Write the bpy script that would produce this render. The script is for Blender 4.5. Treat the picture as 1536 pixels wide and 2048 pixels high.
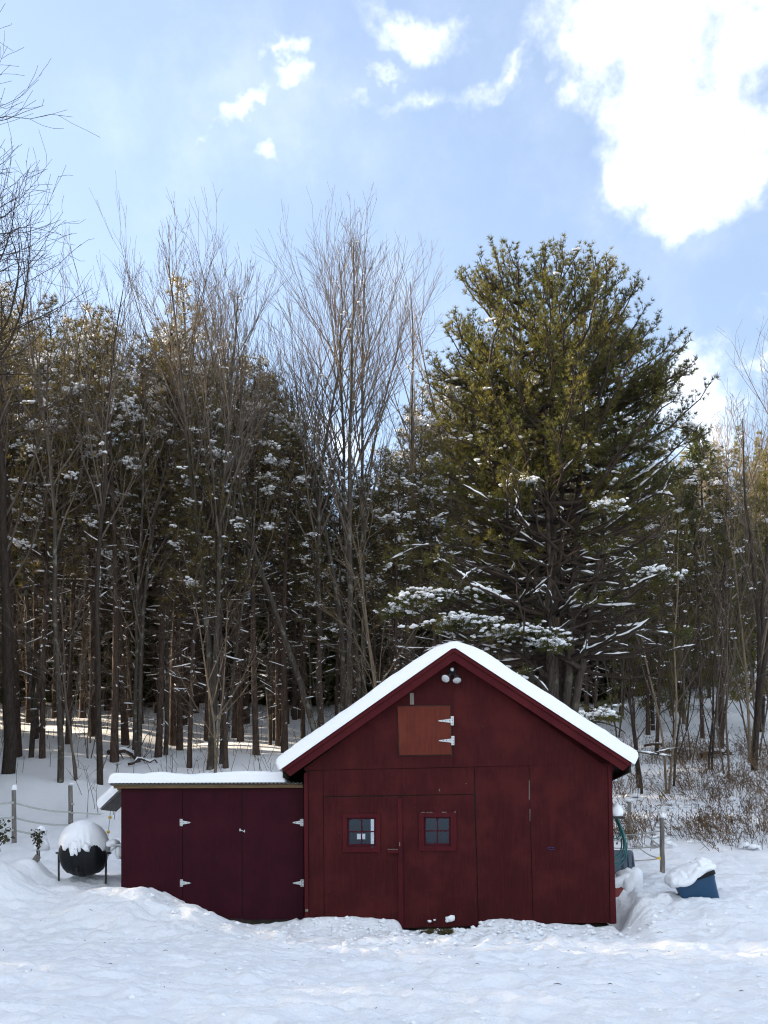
import bpy, bmesh, math, random
import numpy as np
from mathutils import Vector, Matrix

for o in list(bpy.data.objects):
    bpy.data.objects.remove(o, do_unlink=True)
SC = bpy.context.scene
COL = SC.collection
R = math.radians

# ------------------------------------------------------------------ camera
FPX = 2196.0          # focal length in photograph pixels (photo 1536 x 2048)
CX, HOR = 768.0, 1702.0
EYE = 1.25
cam = bpy.data.cameras.new('camera')
cam.sensor_fit = 'HORIZONTAL'
cam.sensor_width = 36.0
cam.lens = 36.0 * FPX / 1536.0
cam.shift_y = (HOR - 1024.0) / 1536.0
cam.clip_start = 0.1
cam.clip_end = 3000
camo = bpy.data.objects.new('camera', cam)
COL.objects.link(camo)
camo.location = (0, 0, EYE)
camo.rotation_euler = (R(90), 0, 0)
SC.camera = camo

# ------------------------------------------------------------------ light
SUN_AZ = R(-68)       # from the view axis (+Y), negative = to the left
SUN_EL = R(21)
sdir = Vector((math.sin(SUN_AZ) * math.cos(SUN_EL), math.cos(SUN_AZ) * math.cos(SUN_EL), math.sin(SUN_EL)))
sl = bpy.data.lights.new('sun', 'SUN')
sl.energy = 5.0
sl.angle = R(0.6)
sl.color = (1.0, 0.83, 0.62)
so = bpy.data.objects.new('sun', sl)
COL.objects.link(so)
so.rotation_euler = sdir.to_track_quat('Z', 'Y').to_euler()

W = bpy.data.worlds.new('World')
SC.world = W
W.use_nodes = True
W.cycles.sampling_method = 'MANUAL'
W.cycles.sample_map_resolution = 256
SKY_STRENGTH = 0.13
EXPOSURE = 1.90

SC.view_settings.view_transform = 'Standard'
SC.view_settings.look = 'None'
SC.view_settings.exposure = EXPOSURE
SC.view_settings.gamma = 1.0
SC.view_settings.use_curve_mapping = False
SC.cycles.max_bounces = 4
SC.cycles.diffuse_bounces = 2
SC.cycles.glossy_bounces = 3
SC.cycles.transparent_max_bounces = 6
SC.cycles.transmission_bounces = 4
SC.cycles.filter_width = 1.15
SC.cycles.use_adaptive_sampling = True
SC.cycles.adaptive_threshold = 0.02
SC.cycles.use_denoising = True
try:
    SC.cycles.denoising_prefilter = 'ACCURATE'
except Exception:
    pass


class NT:
    """tiny node-tree helper"""
    def __init__(self, nt):
        self.nt = nt
        nt.nodes.clear()

    def n(self, kind, **kw):
        nd = self.nt.nodes.new(kind)
        for k, v in kw.items():
            setattr(nd, k, v)
        return nd

    def put(self, sock, v):
        if isinstance(v, bpy.types.NodeSocket):
            self.nt.links.new(v, sock)
        elif v is not None:
            sock.default_value = v

    def math(self, op, a, b=None, c=None, clamp=False):
        nd = self.n('ShaderNodeMath', operation=op, use_clamp=clamp)
        self.put(nd.inputs[0], a)
        if b is not None:
            self.put(nd.inputs[1], b)
        if c is not None:
            self.put(nd.inputs[2], c)
        return nd.outputs[0]

    def vmath(self, op, a, b=None, out=0):
        nd = self.n('ShaderNodeVectorMath', operation=op)
        self.put(nd.inputs[0], a)
        if b is not None:
            self.put(nd.inputs[1], b)
        return nd.outputs[out]

    def noise(self, vec, scale, detail=4, rough=0.55, dist=0.0, lac=2.0):
        nd = self.n('ShaderNodeTexNoise')
        self.put(nd.inputs['Vector'], vec)
        nd.inputs['Scale'].default_value = scale
        nd.inputs['Detail'].default_value = detail
        nd.inputs['Roughness'].default_value = rough
        nd.inputs['Distortion'].default_value = dist
        return nd.outputs['Fac']

    def ramp(self, fac, stops):
        nd = self.n('ShaderNodeValToRGB')
        self.put(nd.inputs[0], fac)
        el = nd.color_ramp.elements
        while len(el) > 1:
            el.remove(el[0])
        el[0].position, el[0].color = stops[0][0], stops[0][1]
        for p, c in stops[1:]:
            e = el.new(p)
            e.color = c
        return nd.outputs[0]

    def mix(self, fac, a, b, blend='MIX'):
        nd = self.n('ShaderNodeMix', data_type='RGBA', blend_type=blend)
        self.put(nd.inputs[0], fac)
        self.put(nd.inputs[6], a)
        self.put(nd.inputs[7], b)
        return nd.outputs[2]

    def smooth(self, v, a, b):
        nd = self.n('ShaderNodeMapRange', interpolation_type='SMOOTHSTEP', clamp=True)
        self.put(nd.inputs[0], v)
        nd.inputs[1].default_value = a
        nd.inputs[2].default_value = b
        nd.inputs[3].default_value = 0
        nd.inputs[4].default_value = 1
        return nd.outputs[0]


def build_world():
    t = NT(W.node_tree)
    out = t.n('ShaderNodeOutputWorld')
    bg = t.n('ShaderNodeBackground')
    sky = t.n('ShaderNodeTexSky', sky_type='NISHITA')
    sky.sun_disc = False
    sky.sun_elevation = SUN_EL
    sky.sun_rotation = SUN_AZ
    sky.air_density = 1.0
    sky.dust_density = 1.1
    sky.ozone_density = 1.6
    sky.altitude = 300
    tc = t.n('ShaderNodeTexCoord')
    d = t.vmath('NORMALIZE', tc.outputs['Generated'])
    n1 = t.noise(d, 9.5, 7, 0.62, 0.0)
    n2 = t.noise(d, 2.6, 2, 0.5, 0.0)
    wn = t.n('ShaderNodeTexNoise')
    t.put(wn.inputs['Vector'], d)
    wn.inputs['Scale'].default_value = 11.0
    wn.inputs['Detail'].default_value = 5
    wn.inputs['Roughness'].default_value = 0.6
    wv = t.vmath('SUBTRACT', wn.outputs['Color'], (0.5, 0.5, 0.5))
    sc_ = t.n('ShaderNodeVectorMath', operation='SCALE')
    t.put(sc_.inputs[0], wv)
    sc_.inputs['Scale'].default_value = 0.17
    dw = t.vmath('ADD', d, sc_.outputs[0])
    # clouds: soft ellipses at fixed directions of the sky (azimuth, elevation in degrees, half sizes, tilt, weight)
    def px(x, y, rx, ry, tilt, wgt):
        a, b = (x - CX) / FPX, (HOR - y) / FPX
        l = math.sqrt(1 + a * a + b * b)
        return (math.degrees(math.atan(a)), math.degrees(math.asin(b / l)), rx / FPX / l, ry / FPX / l, tilt, wgt)
    blobs = [px(1400, 50, 380, 190, -12, 1.3), px(1330, 240, 205, 205, 0, 1.25), px(1330, 385, 150, 75, 0, .75),
             px(1190, 60, 170, 110, 0, 0.9), px(1510, 260, 130, 160, 0, .85),
             px(820, 40, 150, 85, -6, .78), px(865, 215, 210, 62, 14, .78), px(585, 185, 110, 60, 0, .52),
             px(450, 228, 140, 52, 12, .52), px(745, 152, 110, 40, 8, .55), px(545, 335, 70, 45, 0, .55),
             px(560, 105, 95, 60, 25, .6), px(1000, 150, 170, 55, 30, .5),
             px(1385, 790, 190, 150, 0, 1.25), px(1530, 690, 150, 55, 8, .7), px(1525, 580, 70, 40, 0, .6),
             px(1090, 800, 330, 90, 0, .8), px(700, 880, 330, 110, 0, .75)]
    rr = random.Random(5)
    for i in range(12):  # unseen clouds added beside and behind the camera to brighten the snow
        az = 80 + i * 18.2 + rr.uniform(-6, 6)
        el = rr.uniform(20, 74)
        s = rr.uniform(.46, .70)
        blobs.append((az, el, s * rr.uniform(1.0, 1.9), s * rr.uniform(.4, .8), rr.uniform(-20, 20), rr.uniform(.7, 1.3)))
    field = None
    for az, el, rx, ry, tilt, wgt in blobs:
        az, el, tilt = R(az), R(el), R(tilt)
        c = Vector((math.sin(az) * math.cos(el), math.cos(az) * math.cos(el), math.sin(el)))
        e1 = Vector((math.cos(az), -math.sin(az), 0))
        e2 = c.cross(e1)
        if e2.z < 0:
            e2 = -e2
        f1 = e1 * math.cos(tilt) + e2 * math.sin(tilt)
        f2 = -e1 * math.sin(tilt) + e2 * math.cos(tilt)
        M = Matrix((f1, f2, f1.cross(f2))).transposed()
        mp = t.n('ShaderNodeMapping', vector_type='TEXTURE')
        t.put(mp.inputs['Vector'], dw)
        mp.inputs['Location'].default_value = c
        mp.inputs['Rotation'].default_value = M.to_euler()
        mp.inputs['Scale'].default_value = (rx * 1.25, ry * 1.25, .5)
        g = t.n('ShaderNodeTexGradient', gradient_type='SPHERICAL')
        t.put(g.inputs[0], mp.outputs[0])
        f = t.math('MULTIPLY', g.outputs['Fac'], wgt * 1.25)
        field = f if field is None else t.math('MAXIMUM', field, f)
    v = t.math('ADD', t.math('MINIMUM', field, 1.15), t.math('MULTIPLY', t.math('SUBTRACT', n1, 0.5), 3.0))
    v = t.math('ADD', v, t.math('MULTIPLY', t.math('SUBTRACT', n2, 0.5), 0.8))
    cov = t.math('MULTIPLY', t.smooth(v, 0.05, 1.85), t.smooth(field, 0.0, 0.8))
    cov = t.math('POWER', cov, 1.5)
    wisps = t.math('MULTIPLY', t.smooth(t.math('ADD', t.math('MULTIPLY', n1, .45), t.math('MULTIPLY', n2, .55)), 0.46, 0.8), 0.12)
    cov = t.math('MAXIMUM', cov, wisps)
    shade = t.ramp(t.math('ADD', t.math('MULTIPLY', n1, .6), t.math('MULTIPLY', n2, .4)), [(0.36, (3.0, 3.15, 3.4, 1)), (0.62, (6.6, 6.45, 6.2, 1))])
    skyc = t.mix(1.0, t.mix(0.26, sky.outputs[0], (2.6, 2.8, 2.9, 1)), (0.695, 0.695, 0.71, 1), 'MULTIPLY')
    col = t.mix(cov, skyc, shade)
    t.put(bg.inputs[0], col)
    bg.inputs[1].default_value = SKY_STRENGTH
    t.nt.links.new(bg.outputs[0], out.inputs[0])


build_world()

# ------------------------------------------------------------------ helpers
def P(px, py, d):
    """photo pixel at depth d -> world point"""
    return np.array([(px - CX) / FPX * d, d, EYE + (HOR - py) / FPX * d])


MATS = {}


def mat(name):
    return MATS[name]


def tag(o, label, cat=None, group=None, kind=None):
    if label:
        o['label'] = label
    if cat:
        o['category'] = cat
    if group:
        o['group'] = group
    if kind:
        o['kind'] = kind
    return o


def empty(name, loc=(0, 0, 0), rz=0.0, parent=None):
    o = bpy.data.objects.new(name, None)
    COL.objects.link(o)
    o.location = loc
    o.rotation_euler = (0, 0, rz)
    o.empty_display_size = 0.2
    o.parent = parent
    return o


def raw_mesh(name, V, quads=None, tris=None, material=None, smooth=False):
    me = bpy.data.meshes.new(name)
    V = np.asarray(V, dtype=np.float32).reshape(-1, 3)
    fl, st, tot = [], [], []
    off = 0
    for F, k in ((quads, 4), (tris, 3)):
        if F is None or len(F) == 0:
            continue
        F = np.asarray(F, dtype=np.int32).reshape(-1, k)
        fl.append(F.ravel())
        st.append(off + np.arange(len(F), dtype=np.int32) * k)
        tot.append(np.full(len(F), k, dtype=np.int32))
        off += len(F) * k
    fl = np.concatenate(fl)
    st = np.concatenate(st)
    tot = np.concatenate(tot)
    me.vertices.add(len(V))
    me.vertices.foreach_set('co', V.ravel())
    me.loops.add(len(fl))
    me.loops.foreach_set('vertex_index', fl)
    me.polygons.add(len(st))
    me.polygons.foreach_set('loop_start', st)
    me.polygons.foreach_set('loop_total', tot)
    if smooth:
        me.polygons.foreach_set('use_smooth', np.ones(len(st), dtype=bool))
    me.update(calc_edges=True)
    if material is not None:
        me.materials.append(mat(material))
    return me


def add(name, me, parent=None, loc=None):
    o = bpy.data.objects.new(name, me)
    COL.objects.link(o)
    o.parent = parent
    if loc is not None:
        o.location = loc
    return o


class MB:
    """collects simple solids, then links them as ONE mesh"""
    def __init__(self):
        self.v, self.f = [], []

    def box(self, a, b):
        x0, y0, z0 = a
        x1, y1, z1 = b
        self.hexa([(x0, y0, z0), (x1, y0, z0), (x1, y1, z0), (x0, y1, z0), (x0, y0, z1), (x1, y0, z1), (x1, y1, z1), (x0, y1, z1)])
        return self

    def hexa(self, p):
        n = len(self.v)
        self.v += [tuple(q) for q in p]
        for f in ((0, 3, 2, 1), (4, 5, 6, 7), (0, 1, 5, 4), (1, 2, 6, 5), (2, 3, 7, 6), (3, 0, 4, 7)):
            self.f.append(tuple(n + i for i in f))

    def prism(self, poly, y0, y1):
        """poly: list of (x, z); extruded from y0 (front) to y1"""
        n, k = len(self.v), len(poly)
        self.v += [(x, y0, z) for x, z in poly] + [(x, y1, z) for x, z in poly]
        self.f.append(tuple(n + i for i in range(k)))
        self.f.append(tuple(n + k + i for i in reversed(range(k))))
        for i in range(k):
            j = (i + 1) % k
            self.f.append((n + j, n + i, n + k + i, n + k + j))
        return self

    def tube(self, pts, r, n=8, caps=True):
        pts = [Vector(p) for p in pts]
        rs = r if isinstance(r, (list, tuple)) else [r] * len(pts)
        base = len(self.v)
        for i, p in enumerate(pts):
            t = (pts[min(i + 1, len(pts) - 1)] - pts[max(i - 1, 0)]).normalized()
            ref = Vector((0, 0, 1)) if abs(t.z) < 0.9 else Vector((1, 0, 0))
            u = t.cross(ref).normalized()
            w = t.cross(u)
            for j in range(n):
                a = 2 * math.pi * j / n
                self.v.append(tuple(p + (u * math.cos(a) + w * math.sin(a)) * rs[i]))
        for i in range(len(pts) - 1):
            for j in range(n):
                k = (j + 1) % n
                self.f.append((base + i * n + j, base + i * n + k, base + (i + 1) * n + k, base + (i + 1) * n + j))
        if caps:
            self.f.append(tuple(base + j for j in reversed(range(n))))
            self.f.append(tuple(base + (len(pts) - 1) * n + j for j in range(n)))
        return self

    def lathe(self, prof, n=24, axis='z', origin=(0, 0, 0)):
        """prof: list of (radius, t)"""
        base = len(self.v)
        for r, tt in prof:
            for j in range(n):
                a = 2 * math.pi * j / n
                c, s = r * math.cos(a), r * math.sin(a)
                q = {'z': (c, s, tt), 'x': (tt, c, s), 'y': (s, tt, c)}[axis]
                self.v.append(tuple(q[i] + origin[i] for i in range(3)))
        for i in range(len(prof) - 1):
            for j in range(n):
                k = (j + 1) % n
                self.f.append((base + i * n + j, base + i * n + k, base + (i + 1) * n + k, base + (i + 1) * n + j))
        self.f.append(tuple(base + j for j in reversed(range(n))))
        self.f.append(tuple(base + (len(prof) - 1) * n + j for j in range(n)))
        return self

    def build(self, name, material, parent=None, smooth=False, bevel=0.0, loc=None, M=None):
        me = bpy.data.meshes.new(name)
        vs = self.v if M is None else [tuple(M @ Vector(q)) for q in self.v]
        me.from_pydata(vs, [], self.f)
        bm = bmesh.new()
        bm.from_mesh(me)
        bmesh.ops.recalc_face_normals(bm, faces=bm.faces)
        if bevel:
            bmesh.ops.bevel(bm, geom=list(bm.edges), offset=bevel, segments=1, affect='EDGES', clamp_overlap=True)
        bm.to_mesh(me)
        bm.free()
        if smooth:
            me.polygons.foreach_set('use_smooth', np.ones(len(me.polygons), dtype=bool))
        me.materials.append(mat(material))
        return add(name, me, parent, loc)


# ------------------------------------------------------------------ noise (numpy)
def _hash(ix, iy, seed):
    h = (ix.astype(np.int64) * 374761393 + iy.astype(np.int64) * 668265263 + seed * 1442695041) & 0xffffffff
    h = ((h ^ (h >> 13)) * 1274126177) & 0xffffffff
    return ((h ^ (h >> 16)) & 0xffff) / 65535.0


def vnoise(x, y, seed=0):
    x, y = np.asarray(x, float), np.asarray(y, float)
    ix, iy = np.floor(x), np.floor(y)
    fx, fy = x - ix, y - iy
    fx = fx * fx * fx * (fx * (fx * 6 - 15) + 10)
    fy = fy * fy * fy * (fy * (fy * 6 - 15) + 10)
    a, b = _hash(ix, iy, seed), _hash(ix + 1, iy, seed)
    c, d = _hash(ix, iy + 1, seed), _hash(ix + 1, iy + 1, seed)
    return (a * (1 - fx) + b * fx) * (1 - fy) + (c * (1 - fx) + d * fx) * fy - 0.5


def fbm(x, y, octs=4, seed=0, gain=0.5):
    s, a, f = 0, 1.0, 1.0
    for i in range(octs):
        s = s + a * vnoise(np.asarray(x) * f + 17.3 * i, np.asarray(y) * f - 9.1 * i, seed + i)
        a *= gain
        f *= 2.03
    return s


def sstep(v, a, b):
    t = np.clip((np.asarray(v, float) - a) / (b - a), 0, 1)
    return t * t * (3 - 2 * t)


# ------------------------------------------------------------------ materials
def new_mat(name, rough=0.8, spec=0.3):
    m = bpy.data.materials.new(name)
    m.use_nodes = True
    t = NT(m.node_tree)
    out = t.n('ShaderNodeOutputMaterial')
    b = t.n('ShaderNodeBsdfPrincipled')
    b.inputs['Roughness'].default_value = rough
    b.inputs['Specular IOR Level'].default_value = spec
    t.nt.links.new(b.outputs[0], out.inputs[0])
    tc = t.n('ShaderNodeTexCoord')
    MATS[name] = m
    return t, b, tc, out


def bump(t, b, h, strength, dist):
    bp = t.n('ShaderNodeBump')
    bp.inputs['Strength'].default_value = strength
    bp.inputs['Distance'].default_value = dist
    t.put(bp.inputs['Height'], h)
    t.put(b.inputs['Normal'], bp.outputs[0])


def simple(name, c1, c2, scale=8.0, rough=0.7, spec=0.3, bmp=0.0, bdist=0.01, stretch=None, metal=0.0, detail=5):
    t, b, tc, out = new_mat(name, rough, spec)
    v = tc.outputs['Object']
    if stretch:
        mp = t.n('ShaderNodeMapping')
        mp.inputs['Scale'].default_value = stretch
        t.put(mp.inputs[0], v)
        v = mp.outputs[0]
    n = t.noise(v, scale, detail, 0.6)
    t.put(b.inputs['Base Color'], t.ramp(n, [(0.3, (*c1, 1)), (0.7, (*c2, 1))]))
    b.inputs['Metallic'].default_value = metal
    if bmp:
        bump(t, b, n, bmp, bdist)
    return t, b, tc


def make_materials():
    # snow
    for name, bs in (('snow', 1.0), ('snow_ground', 1.0)):
        t, b, tc, out = new_mat(name, 0.62, 0.25)
        v = tc.outputs['Object']
        n1 = t.noise(v, 14.0, 6, 0.62)
        n2 = t.noise(v, 90.0, 3, 0.6)
        n3 = t.noise(v, 1.3, 4, 0.5)
        c = t.ramp(n3, [(0.3, (0.86, 0.875, 0.905, 1)), (0.7, (0.895, 0.90, 0.915, 1))])
        t.put(b.inputs['Base Color'], c)
        h = t.math('ADD', t.math('MULTIPLY', n1, 0.75), t.math('MULTIPLY', n2, 0.25))
        bump(t, b, h, 0.35 if name == 'snow' else 0.75, 0.03 if name == 'snow' else 0.06)

    # painted plywood of the barn and the shed
    def paint(name, base, dark, light, grain=0.5, chip=0.63):
        t, b, tc, out = new_mat(name, 0.66, 0.08)
        v = tc.outputs['Object']
        mp = t.n('ShaderNodeMapping')
        mp.inputs['Scale'].default_value = (9.0, 9.0, 0.9)
        t.put(mp.inputs[0], v)
        streak = t.noise(mp.outputs[0], 3.2, 6, 0.65, 0.4)
        blotch = t.noise(v, 1.6, 5, 0.6)
        c = t.mix(t.smooth(streak, 0.35, 0.7), (*dark, 1), (*base, 1))
        c = t.mix(t.math('MULTIPLY', t.smooth(blotch, 0.42, 0.68), 0.75), c, (*light, 1))
        run = t.n('ShaderNodeMapping')
        run.inputs['Scale'].default_value = (26.0, 26.0, 0.7)
        t.put(run.inputs[0], v)
        drip = t.math('MULTIPLY', t.smooth(t.noise(run.outputs[0], 1.0, 3, 0.5), 0.62, 0.76), 0.35)
        c = t.mix(drip, c, tuple(0.62 * k for k in dark) + (1,))
        specks = t.smooth(t.noise(v, 46.0, 2, 0.5), 0.76, 0.80)
        c = t.mix(t.math('MULTIPLY', specks, 0.45), c, (0.30, 0.24, 0.22, 1))
        t.put(b.inputs['Base Color'], c)
        fine = t.n('ShaderNodeMapping')
        fine.inputs['Scale'].default_value = (60.0, 60.0, 3.0)
        t.put(fine.inputs[0], v)
        h = t.math('ADD', t.noise(fine.outputs[0], 1.5, 4, 0.6), t.math('MULTIPLY', blotch, 0.6))
        bump(t, b, h, grain, 0.006)
        t.put(b.inputs['Roughness'], t.math('ADD', 0.5, t.math('MULTIPLY', streak, 0.25)))
    paint('barn_red', (0.055, 0.0083, 0.0088), (0.036, 0.0057, 0.0066), (0.072, 0.0118, 0.0116))
    paint('barn_trim', (0.068, 0.0088, 0.0115), (0.053, 0.0070, 0.0095), (0.076, 0.0110, 0.0135))
    paint('hatch_red', (0.130, 0.027, 0.016), (0.095, 0.022, 0.0155), (0.142, 0.035, 0.024))
    paint('sash_red', (0.055, 0.0085, 0.014), (0.045, 0.007, 0.012), (0.06, 0.010, 0.016))
    paint('shed_maroon', (0.034, 0.0044, 0.0096), (0.026, 0.0036, 0.0076), (0.041, 0.0053, 0.0112), 0.3)

    simple('dark_wood', (0.02, 0.016, 0.013), (0.05, 0.04, 0.032), 6, 0.9, 0.1)
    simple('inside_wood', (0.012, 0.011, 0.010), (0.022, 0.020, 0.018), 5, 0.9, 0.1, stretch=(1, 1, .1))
    simple('grey_wood', (0.10, 0.088, 0.078), (0.26, 0.24, 0.215), 10, 0.9, 0.1, 0.6, 0.01, stretch=(3, 3, .35))
    simple('raw_wood', (0.10, 0.065, 0.035), (0.19, 0.13, 0.075), 10, 0.85, 0.1, 0.3, 0.004, stretch=(.3, 3, 3))
    simple('galvanised', (0.40, 0.41, 0.42), (0.62, 0.63, 0.64), 40, 0.42, 0.5, metal=0.55)
    simple('screw_dark', (0.06, 0.06, 0.06), (0.12, 0.12, 0.12), 40, 0.5, 0.5, metal=0.6)
    simple('roof_metal', (0.10, 0.095, 0.085), (0.24, 0.23, 0.20), 12, 0.6, 0.4, metal=0.3)
    simple('black_plastic', (0.006, 0.0065, 0.008), (0.010, 0.011, 0.013), 14, 0.45, 0.22, 0.1, 0.004)
    simple('black_steel', (0.012, 0.012, 0.013), (0.02, 0.02, 0.021), 20, 0.45, 0.4)
    simple('blue_plastic', (0.010, 0.048, 0.105), (0.014, 0.062, 0.135), 5, 0.42, 0.4, 0.05, 0.005)
    simple('grey_plastic', (0.075, 0.10, 0.135), (0.115, 0.145, 0.185), 6, 0.5, 0.35)
    simple('hose_teal', (0.012, 0.10, 0.105), (0.02, 0.145, 0.145), 9, 0.4, 0.4)
    simple('red_plastic', (0.13, 0.009, 0.006), (0.18, 0.014, 0.009), 9, 0.45, 0.4)
    simple('fence_tape', (0.40, 0.40, 0.37), (0.55, 0.55, 0.51), 20, 0.6, 0.3)
    simple('rail_grey', (0.42, 0.45, 0.47), (0.56, 0.58, 0.60), 12, 0.5, 0.4, metal=0.2)
    simple('insulator_yellow', (0.62, 0.42, 0.06), (0.75, 0.52, 0.10), 12, 0.5, 0.4)
    simple('lamp_housing', (0.012, 0.014, 0.017), (0.03, 0.033, 0.038), 18, 0.45, 0.5)
    simple('lamp_lens', (0.34, 0.36, 0.38), (0.62, 0.63, 0.64), 26, 0.18, 0.6)
    simple('blue_mark', (0.02, 0.025, 0.10), (0.05, 0.05, 0.2), 30, 0.6, 0.3)
    simple('straw_grass', (0.026, 0.028, 0.010), (0.10, 0.078, 0.034), 3, 0.9, 0.1)
    simple('soil', (0.03, 0.022, 0.014), (0.07, 0.052, 0.032), 20, 0.95, 0.1, 0.8, 0.02)
    simple('dead_leaf', (0.075, 0.035, 0.017), (0.16, 0.085, 0.04), 5, 0.8, 0.15)
    simple('green_leaf', (0.016, 0.024, 0.012), (0.06, 0.055, 0.022), 7, 0.6, 0.3)
    simple('dry_weed', (0.085, 0.052, 0.032), (0.27, 0.19, 0.115), 1.7, 0.9, 0.1)
    simple('dry_brush', (0.055, 0.034, 0.024), (0.13, 0.085, 0.058), 1.2, 0.9, 0.1)

    def bark(name, c1, c2, c3=None, lich=0.0, sc=(7, 7, 1.6)):
        t, b, tc, out = new_mat(name, 0.92, 0.1)
        mp = t.n('ShaderNodeMapping')
        mp.inputs['Scale'].default_value = sc
        t.put(mp.inputs[0], tc.outputs['Object'])
        n = t.noise(mp.outputs[0], 2.4, 6, 0.68, 0.3)
        c = t.ramp(n, [(0.32, (*c1, 1)), (0.66, (*c2, 1))])
        if c3:
            patch = t.smooth(t.noise(tc.outputs['Object'], 3.1, 4, 0.6), 0.55, 0.64)
            c = t.mix(t.math('MULTIPLY', patch, lich), c, (*c3, 1))
        t.put(b.inputs['Base Color'], c)
        bump(t, b, n, 0.9, 0.025)
    bark('bark_pine', (0.035, 0.024, 0.019), (0.105, 0.074, 0.060))
    bark('bark_dark', (0.022, 0.017, 0.014), (0.066, 0.052, 0.043))
    bark('bark_grey', (0.034, 0.028, 0.023), (0.098, 0.083, 0.068), (0.24, 0.24, 0.205), 0.55)
    bark('bark_white_pine', (0.028, 0.022, 0.018), (0.085, 0.07, 0.058), (0.16, 0.15, 0.12), 0.4)
    simple('twig', (0.075, 0.060, 0.048), (0.155, 0.125, 0.10), 2.0, 0.9, 0.1)
    simple('twig_dark', (0.028, 0.021, 0.017), (0.065, 0.05, 0.04), 2.0, 0.9, 0.1)
    simple('twig_tan', (0.13, 0.10, 0.07), (0.24, 0.185, 0.13), 2.0, 0.9, 0.1)

    def needles(name, c1, c2, c3):
        m = bpy.data.materials.new(name)
        m.use_nodes = True
        MATS[name] = m
        t = NT(m.node_tree)
        out = t.n('ShaderNodeOutputMaterial')
        tc = t.n('ShaderNodeTexCoord')
        n = t.noise(tc.outputs['Object'], 0.8, 4, 0.7)
        info = t.n('ShaderNodeObjectInfo')
        n = t.math('ADD', n, t.math('MULTIPLY', t.math('SUBTRACT', info.outputs['Random'], 0.5), 0.18))
        c = t.ramp(n, [(0.3, (*c1, 1)), (0.52, (*c2, 1)), (0.74, (*c3, 1))])
        df = t.n('ShaderNodeBsdfPrincipled')
        df.inputs['Roughness'].default_value = 0.5
        df.inputs['Specular IOR Level'].default_value = 0.3
        tr = t.n('ShaderNodeBsdfTranslucent')
        t.put(df.inputs['Base Color'], c)
        t.put(tr.inputs[0], t.mix(1.0, c, (1.25, 1.3, 0.6, 1), 'MULTIPLY'))
        mx = t.n('ShaderNodeMixShader')
        mx.inputs[0].default_value = 0.42
        t.nt.links.new(df.outputs[0], mx.inputs[1])
        t.nt.links.new(tr.outputs[0], mx.inputs[2])
        t.nt.links.new(mx.outputs[0], out.inputs[0])
    needles('needle_white_pine', (0.038, 0.044, 0.016), (0.078, 0.077, 0.024), (0.165, 0.136, 0.042))
    needles('needle_pine', (0.046, 0.042, 0.022), (0.096, 0.076, 0.034), (0.20, 0.145, 0.058))
    needles('needle_understory', (0.026, 0.040, 0.014), (0.050, 0.064, 0.018), (0.10, 0.10, 0.024))
    needles('needle_hill_sunlit', (0.09, 0.09, 0.028), (0.15, 0.135, 0.045), (0.22, 0.175, 0.07))  # brighter and more golden: low sunlight put into the hillside needle colour

    # window glass: mostly clear; reflection colour tinted blue to stand in for sky
    m = bpy.data.materials.new('window_glass')
    m.use_nodes = True
    MATS['window_glass'] = m
    t = NT(m.node_tree)
    out = t.n('ShaderNodeOutputMaterial')
    tr = t.n('ShaderNodeBsdfTransparent')
    tr.inputs[0].default_value = (0.80, 0.84, 0.86, 1)
    gl = t.n('ShaderNodeBsdfGlossy')
    gl.inputs['Roughness'].default_value = 0.0
    gl.inputs[0].default_value = (0.40, 0.55, 0.95, 1)
    fr = t.n('ShaderNodeFresnel')
    fr.inputs[0].default_value = 1.52
    mx = t.n('ShaderNodeMixShader')
    t.put(mx.inputs[0], t.math('MULTIPLY', fr.outputs[0], 1.8, clamp=True))
    t.nt.links.new(tr.outputs[0], mx.inputs[1])
    t.nt.links.new(gl.outputs[0], mx.inputs[2])
    t.nt.links.new(mx.outputs[0], out.inputs[0])


make_materials()

# ------------------------------------------------------------------ barn frame of reference
ALPHA = R(4.0)
BW, BD = 5.108, 5.0                   # barn width along the front, depth
DL = 18.4
XL = (609 - CX) / FPX * DL
ca, sa = math.cos(ALPHA), math.sin(ALPHA)


def to_barn(x, y):
    """world xy -> barn local (along the front, inwards)"""
    dx, dy = x - XL, y - DL
    return dx * ca - dy * sa, dx * sa + dy * ca


def bl(px, py, yl=0.0):
    """pixel -> local (x, z) on the plane y = yl of the barn"""
    # ray: (a, 1, b) * d ; local y = (a d - XL) sa + (d - DL) ca = yl
    a, b = (px - CX) / FPX, (HOR - py) / FPX
    d = (yl + XL * sa + DL * ca) / (a * sa + ca)
    lx = (a * d - XL) * ca - (d - DL) * sa
    return lx, EYE + b * d


BETA = R(4.0)
SDR = 18.62
SXR = (607.5 - CX) / FPX * SDR
SW_ = 3.16
cb, sb = math.cos(BETA), math.sin(BETA)
SXL, SDL = SXR - SW_ * cb, SDR + SW_ * sb


def sl_(px, py, yl=0.0):
    a, b = (px - CX) / FPX, (HOR - py) / FPX
    d = (yl + SXL * sb + SDL * cb) / (a * sb + cb)
    return (a * d - SXL) * cb - (d - SDL) * sb, EYE + b * d


def to_shed(x, y):
    dx, dy = x - SXL, y - SDL
    return dx * cb - dy * sb, dx * sb + dy * cb


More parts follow.
